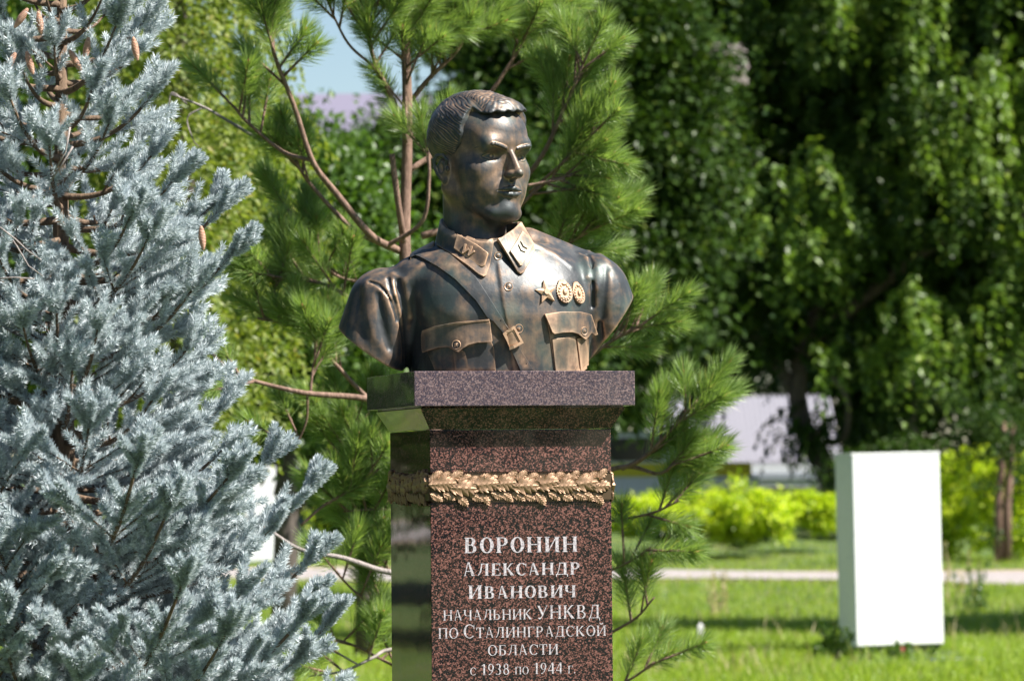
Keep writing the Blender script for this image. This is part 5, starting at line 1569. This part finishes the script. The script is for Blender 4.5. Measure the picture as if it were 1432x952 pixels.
# ---- unseen trees added round the monument so bronze and granite mirror less sky
cen = rand_dir(260)*np.array([3.2, 3.2, 4.0])*(0.5+0.5*RNG.random((260, 1))) + np.array([0, 0, 4.3])
P = clustered(cen, 0.42, 90); V1 = leaves(P, rand_dir(len(P)), rand_dir(len(P), 0.8), 0.20, 0.065)
uc = rand_dir(3500); V2 = leaves(np.array([0, 0, 4.3])+uc*2.6*RNG.random((3500, 1))**.4, rand_dir(3500), rand_dir(3500, .5), 0.6, 0.22)
park_me = mesh_np('added_park_crown', *join([V1, V2]), M_DK, smooth=False)
mb = MB(); mb.tube([(0, 0, -.1), (.05, 0, 2.5), (0, .05, 6)], [.24, .18, .08], 10); to = mb.build('added_park_trunk', M_BARK, None, smooth=True); trunk_me = to.data; bpy.data.objects.remove(to)
for i, (x, y, s_) in enumerate(((-7.5, 4, .8), (-9, 12, .95), (-10.5, 19, 1.0), (-12, 27, 1.1), (-15, 38, 1.2), (-19, 52, 1.3), (-9, -5, 1), (-6, -15, 1.1), (3, -20, 1.1), (13, -20, 1.1), (22, -12, 1.1), (24, 2, 1.1), (19, 15, 1.0), (22, 27, 1.1))):
    o = empty('added_park_tree', (x, y, gz(x, y))); o.rotation_euler = (0, 0, i*1.1); o.scale = (s_,)*3
    tag(o, 'added leafy park tree, unseen outside the picture, ' + ['level with the spruce on its left', 'just past the spruce on its left', 'left of the pine and further back', 'far left behind the pine', 'left of the left white cabinet', 'far left behind the left white cabinet', 'left of the place of the camera', 'left and well behind the camera', 'straight behind the camera', 'right and well behind the camera', 'far right behind the camera', 'far to the right of the pedestal', 'right of the lawn before the shade tree', 'right of the lawn under the shade tree'][i], 'tree', 'unseen park trees added round the monument beyond the picture')
    link(bpy.data.objects.new('trunk', trunk_me), o)
    c_o = link(bpy.data.objects.new('crown', park_me), o); c_o['kind'] = 'stuff'
# ================================================================== white cabinets
def plain(name, col, rough=0.5, metal=0.0):
    m, t, b, _, L = material(name); b.inputs['Base Color'].default_value = (*col, 1); b.inputs['Roughness'].default_value = rough; b.inputs['Metallic'].default_value = metal
    return m
m, t, b, _, L = material('white_cabinet_paint')
tc = N(t, 'TexCoord'); n1 = N(t, 'TexNoise', Scale=2.5, Detail=5.0); L.new(tc.outputs['Object'], n1.inputs['Vector'])
n2 = N(t, 'TexNoise', Scale=30.0, Detail=2.0); L.new(tc.outputs['Object'], n2.inputs['Vector'])
r = ramp(t, n2.outputs[0], [(0.66, (0.86, 0.86, 0.86)), (0.72, (0.50, 0.50, 0.54))]); L.new(r.outputs[0], b.inputs['Base Color']); b.inputs['Roughness'].default_value = 0.4
M_WC = m
M_LEG = plain('white_leg_paint', (0.7, 0.68, 0.68)); M_RED = plain('red_plastic', (0.20, 0.015, 0.012)); M_DARK = plain('dark_steel', (0.06, 0.06, 0.06), 0.6)
def cabinet(label, x, ytop, ybot, Y, wpx, yaw, roll, grp):
    k = pxm(Y); c = at(x, ybot, Y); W = wpx*k/math.cos(yaw); Hh = (ybot-ytop)*k; D = W*0.55
    zb = c.z; g0 = gz(c.x, Y)
    o = empty('white_cabinet', (c.x, c.y, g0), yaw); tag(o, label, 'cabinet', grp)
    o.rotation_euler = (0, roll, yaw)
    z0 = zb-g0
    mb = MB(); mb.box((-W/2, 0, z0), (W/2, D, z0+Hh-0.02)); mb.build('case', M_WC, o, bevel=0.006)
    mb = MB(); mb.box((-W/2-0.003, -0.016, z0+Hh-0.018), (W/2+0.003, D+0.003, z0+Hh+0.006)); mb.build('lid', M_WC, o, bevel=0.004)
    mb = MB(); mb.box((-W/2+0.012, -0.012, z0+0.01), (W/2-0.006, -0.001, z0+Hh-0.024)); mb.build('door', M_WC, o, bevel=0.003)
    for sx in (-1, 1):
        for yy in (0.06, D-0.06):
            mb = MB(); mb.box((sx*(W/2-0.28)-0.03, yy-0.025, -0.05), (sx*(W/2-0.28)+0.03, yy+0.025, z0-0.001)); mb.build('leg', M_LEG, o, bevel=0.003)
    mb = MB(); mb.box((-W/2+0.02, 0.03, z0-0.05), (W/2-0.02, D-0.02, z0-0.002)); mb.build('base_frame', M_DARK, o)
    return o
cabinet('large white metal cabinet on legs in the grass at the right', 1258.5, 634, 902, 39.0, 126, R(14), R(-0.75), 'white metal cabinets on the lawn')
cabinet('smaller-looking white cabinet half hidden behind the spruce tips', 380, 652, 785, 75.0, 74, R(4), 0, 'white metal cabinets on the lawn')
rb = at(1262, 921, 38.2); o = empty('red_can', (rb.x, rb.y, gz(rb.x, 38.2))); tag(o, 'small red can lying in the grass under the large white cabinet', 'can')
mb = MB(); mb.tube([(-0.06, 0, .045), (-.055, 0, .045), (.055, 0, .045), (.06, 0, .045)], [.03, .045, .045, .03], 14); mb.build('can_body', M_RED, o, smooth=False)
mb = MB(); mb.tube([(.06, 0, .045), (.08, 0, .045)], [.02, .02], 10); mb.build('can_neck', M_LEG, o)

# ================================================================== low building with a grey ribbed roof
BY = 98.0; kb = pxm(BY)
M_ROOF = plain('grey_ribbed_sheet', (0.34, 0.33, 0.37), 0.5, 0.0); M_FAS = plain('white_fascia', (0.62, 0.64, 0.68), 0.5); M_GUT = plain('grey_gutter', (0.28, 0.31, 0.36), 0.4)
M_WALLP = plain('pale_wall', (0.50, 0.46, 0.42), 0.8); M_GLASS = plain('dark_window_glass', (0.02, 0.025, 0.03), 0.1)
p0 = at(925, 700, BY); W_ = 235*kb
low = empty('low_building', (p0.x, BY, gz(p0.x, BY))); tag(low, 'low building with a pale grey ribbed roof seen left of the leaning trunk', 'building')
z1 = at(0, 658, BY).z-low.location.z; z2 = at(0, 560, BY).z-low.location.z; zf = at(0, 690, BY).z-low.location.z
mb = MB()
nr = 36
for i in range(nr):
    x0 = -0.3+(W_+0.6)*i/nr; x1 = -0.3+(W_+0.6)*(i+1)/nr; xm = x0+(x1-x0)*0.7
    def sl(x, u, h=0): return (x, -0.4+4.0*u, z1+(z2-z1)*u+h)
    mb.poly([sl(x0, 0), sl(xm, 0), sl(xm, 1), sl(x0, 1), sl(xm, 0, .06), sl(x1, 0, .06), sl(x1, 1, .06), sl(xm, 1, .06)], [(0, 1, 2, 3), (1, 4, 7, 2), (4, 5, 6, 7)])
    mb.poly([sl(x1, 0, .06), sl(x1, 0), sl(x1, 1), sl(x1, 1, .06)], [(0, 1, 2, 3)])
mb.poly([(-.3, -.4, z1-.03), (W_+.3, -.4, z1-.03), (W_+.3, 3.6, z2-.03), (-.3, 3.6, z2-.03)], [(0, 3, 2, 1)])
mb.build('roof', M_ROOF, low)
mb = MB(); mb.box((-.3, -.46, z1-0.22), (W_+.3, -.402, z1-.005)); mb.build('fascia', M_FAS, low)
mb = MB(); mb.box((-.3, -.50, z1-0.36), (W_+.3, -.38, z1-.222)); mb.build('gutter', M_GUT, low)
mb = MB(); mb.box((-.3, -.45, zf), (W_+.3, -.385, z1-.362)); mb.build('lower_fascia', M_FAS, low)
mb = MB(); mb.box((0, 0, -.2), (W_, 6.5, z1-.05)); mb.build('wall', M_WALLP, low)
for i in range(4):
    x0 = .4+i*W_/4; mb = MB(); mb.box((x0, -.03, .1), (x0+1.0, -.002, zf-.1)); wo = mb.build('window', M_FAS, low)
    mb = MB(); mb.box((x0+.06, -.045, .16), (x0+.94, -.032, zf-.16)); mb.build('pane', M_GLASS, wo)

# ---- parked white-and-yellow van, left of it
M_VW = plain('white_van_paint', (0.75, 0.75, 0.74), 0.3); M_VY = plain('yellow_van_paint', (0.75, 0.62, 0.02), 0.35); M_TY = plain('tyre', (0.02, 0.02, 0.02), 0.8)
VY = 92.0; kv = pxm(VY); vp = at(912, 712, VY)
van = empty('parked_van', (vp.x, VY, gz(vp.x, VY))); tag(van, 'white parked van with a yellow band half hidden by pine branches', 'van')
s_ = 1.0; prof = [(-2.4, .35), (2.3, .35), (2.4, .9), (1.75, 1.15), (1.1, 1.95), (-2.3, 2.0), (-2.4, 1.8)]
mb = MB(); n = len(prof); mb.poly([(x, -.9, z) for x, z in prof]+[(x, .9, z) for x, z in prof], [tuple(range(n)), tuple(range(2*n-1, n-1, -1))]+[(i, i+n, (i+1) % n+n, (i+1) % n) for i in range(n)]); mb.build('body', M_VW, van, bevel=.04)
mb = MB(); mb.box((-2.38, -.93, .95), (2.2, -.902, 1.25)); mb.build('yellow_band', M_VY, van)
mb = MB(); mb.poly([(.5, -.925, 1.3), (1.55, -.925, 1.3), (1.05, -.925, 1.82), (.5, -.925, 1.82)], [(0, 1, 2, 3)]); mb.poly([(-1.9, -.925, 1.3), (.2, -.925, 1.3), (.2, -.925, 1.82), (-1.9, -.925, 1.82)], [(0, 1, 2, 3)]); mb.build('side_window', M_GLASS, van)
for x in (-1.5, 1.5):
    for y in (-.85, .85):
        mb = MB(); mb.tube([(x, y-.12, .33), (x, y+.12, .33)], .33, 18); wh = mb.build('wheel', M_TY, van); mb = MB(); mb.tube([(x, y-.13, .33), (x, y+.13, .33)], .18, 14); mb.build('rim', M_GUT, wh)

# ---- far building with a lilac roof under the sky gap
HY = 150.0; kh = pxm(HY); hp = at(395, 118, HY); M_LR = plain('lilac_grey_roof', (0.17, 0.155, 0.21), 0.6)
W2 = 190*kh; far = empty('far_building', (hp.x, HY, gz(hp.x, HY))); tag(far, 'far building with a lilac-grey roof under the gap of sky', 'building')
zr = at(0, 117, HY).z-far.location.z; ze = at(0, 200, HY).z-far.location.z
mb = MB(); mb.poly([(-.4, -.4, ze), (W2+.4, -.4, ze), (W2+.4, 5, zr), (-.4, 5, zr), (W2+.4, 10.4, ze), (-.4, 10.4, ze)], [(0, 1, 2, 3), (3, 2, 4, 5), (0, 3, 5), (1, 4, 2), (0, 5, 4, 1)]); mb.build('roof', M_LR, far)
mb = MB(); mb.box((0, 0, -.3), (W2, 10, ze-.01)); mb.build('wall', M_WALLP, far)
for fl_ in range(4):
    for i in range(3):
        x0 = .8+i*W2/3; zz = 1.2+fl_*3.0
        mb = MB(); mb.box((x0, -.05, zz), (x0+1.1, -.003, zz+1.5)); wo = mb.build('window', M_FAS, far)
        mb = MB(); mb.box((x0+.08, -.07, zz+.08), (x0+1.02, -.052, zz+1.42)); mb.build('pane', M_GLASS, wo)

# ================================================================== grass, weeds, small things on the lawn
def grass(name, n, y0, y1, hmin, hmax, wd, mat, xr=None, cond=None, spread=0.134):
    # even over the picture: more blades where they are seen largest
    iy = 1/y0 + RNG.random(n)*(1/y1-1/y0); y = 1/iy
    hw = spread*y
    x = (RNG.random(n)*2-1)*hw if xr is None else xr[0]+(xr[1]-xr[0])*RNG.random(n)
    if cond is not None:
        k = cond(x, y); x, y = x[k], y[k]
    n = len(x); z = gza(x, y)
    h = hmin+(hmax-hmin)*RNG.random(n)**2
    lean = RNG.normal(size=(n, 2))*0.35*h[:, None]
    a = RNG.random(n)*np.pi; s = np.stack([np.cos(a), np.sin(a), np.zeros(n)], 1)*(wd*(0.6+0.8*RNG.random(n)))[:, None]
    p = np.stack([x, y, z-0.01], 1); m_ = p + np.stack([lean[:, 0]*.35, lean[:, 1]*.35, h*.6], 1); t_ = p+np.stack([lean[:, 0], lean[:, 1], h], 1)
    V = np.stack([p-s, p+s, m_+s*.7, m_-s*.7, t_], 1).reshape(-1, 3); k = np.arange(n)*5
    Fq = np.concatenate([np.stack([k, k+1, k+2], 1), np.stack([k, k+2, k+3], 1), np.stack([k+3, k+2, k+4], 1)])
    return tag(obj_np(name, V, Fq, mat, smooth=False), kind='stuff')
M_GRS = leaf_mat('lawn_grass', (0.14, 0.23, 0.02), (0.29, 0.38, 0.04), 0.45, 0.5, c3=(0.42, 0.38, 0.15))
M_DRY = leaf_mat('dry_grass', (0.30, 0.26, 0.12), (0.45, 0.38, 0.22), 0.3, 0.7)
offp = lambda x, y: (y < 62.2-0.5*x) | (y > 69.6-0.5*x)
tag(grass('grass', 200000, 31, 84, 0.05, 0.14, 0.006, M_GRS, cond=lambda x, y: offp(x, y) & ~((x > 2.9) & (x < 4.25) & (y > 36.2) & (y < 40) & (RNG.random(len(x)) < .75))), 'short bright lawn grass around the pedestal and path', 'grass')
tag(grass('grass', 130000, 9, 60, 0.04, 0.11, 0.006, M_GRS, cond=lambda x, y: (np.abs(x) > 0.134*y) | (y < 31), spread=0.42), 'lawn grass nearer than the picture shows and to both sides of it', 'grass')
tag(grass('dry_grass', 6000, 33, 70, 0.10, 0.32, 0.006, M_DRY, cond=lambda x, y: offp(x, y) & (np.sin(x*1.3+y*.5)+np.sin(y*1.1-x*.4) > 0.5)), 'dry straw-coloured stalks scattered through the lawn', 'grass')
c_ = at(1240, 921, 37.2)
def weeds(name, label, cx, cy, Y, wpx, hpx, n, mat, leaf):
    b0 = at(cx, cy, Y); b0.z = gz(b0.x, Y); k = pxm(Y)
    o = empty(name, b0); tag(o, label, 'weeds')
    nst = max(8, n//30); xs_ = (RNG.random(nst)-.5)*wpx*k; ys_ = (RNG.random(nst)-.5)*0.8; hh = hpx*k*(0.4+0.6*RNG.random(nst))
    P = []; D = []
    mb = MB()
    for x, y, h in zip(xs_, ys_, hh):
        l = RNG.normal(size=2)*.15*h; mb.tube([(x, y, 0), (x+l[0]*.4, y+l[1]*.4, h*.6), (x+l[0], y+l[1], h)], .004, 3, cap=False)
        for j in range(30):
            t_ = RNG.random(); P.append((x+l[0]*t_, y+l[1]*t_, h*t_)); 
    mb.build('stems', mat, o)['kind'] = 'stuff'; P = np.array(P)
    V, Fq = leaves(P, rand_dir(len(P), .3), rand_dir(len(P), 1), leaf, leaf*.28); crown(o, V, Fq, mat, 'leaves')
weeds('weed_clump', 'grey-green weeds growing along the foot of the large white cabinet', 1235, 925, 37.8, 190, 24, 600, M_MD, .06)
weeds('weed_clump', 'dark leafy weed below the left corner of the large white cabinet', 1172, 920, 38.0, 30, 55, 500, M_DK, .06)
weeds('weed_clump', 'tall pale weed standing before the path left of the large cabinet', 1005, 852, 50, 26, 75, 260, M_DRY, .05)
weeds('weed_clump', 'leafy green weed before the path near the right edge', 1362, 858, 50, 40, 75, 400, M_MD, .06)
weeds('weed_clump', 'sparse brown weed right beside the large white cabinet', 1340, 830, 52, 44, 90, 240, M_DRY, .05)
M_BLUE = plain('blue_petal', (0.20, 0.22, 0.60)); M_WHT = plain('white_petal', (0.8, 0.78, 0.8))
for i, (x, y, mt, lab) in enumerate(((1322, 931, M_BLUE, 'blue wild flower low in the grass right of the red can'), (1370, 932, M_BLUE, 'blue wild flower nearer the right edge in the grass'), (1306, 942, M_BLUE, 'blue wild flower at the bottom edge right of the cabinet'), (1340, 922, M_WHT, 'white wild flower just below the cabinet corner'))):
    Y = 36.4; b0 = at(x, y, Y); g0 = gz(b0.x, Y); o = empty('wild_flower', (b0.x, Y, g0)); tag(o, lab, 'flower', 'wild flowers in the grass by the cabinet'); h = max(.05, b0.z-g0)
    mb = MB(); mb.tube([(0, 0, 0), (0, 0, h)], .004, 4); mb.build('stem', M_GRS, o)
    for q in range(6):
        a = q*math.pi/3; mb = MB(); mb.poly([(0, 0, h), (.03*math.cos(a-.4), .03*math.sin(a-.4), h+.012), (.045*math.cos(a), .045*math.sin(a), h+.005), (.03*math.cos(a+.4), .03*math.sin(a+.4), h+.012)], [(0, 1, 2, 3)]); mb.build('petal', mt, o)
b0 = at(980, 905, 42); g0 = gz(b0.x, 42); o = empty('white_stake', (b0.x, 42, g0)); tag(o, 'short white wooden stake standing in the lawn beside a dry tuft', 'stake')
mb = MB(); mb.box((-.03, -.02, -.05), (.03, .02, .17)); mb.poly([(-.03, -.02, .17), (.03, -.02, .17), (.03, .02, .17), (-.03, .02, .17), (0, 0, .21)], [(0, 1, 4), (1, 2, 4), (2, 3, 4), (3, 0, 4)]); mb.build('post', M_LEG, o)
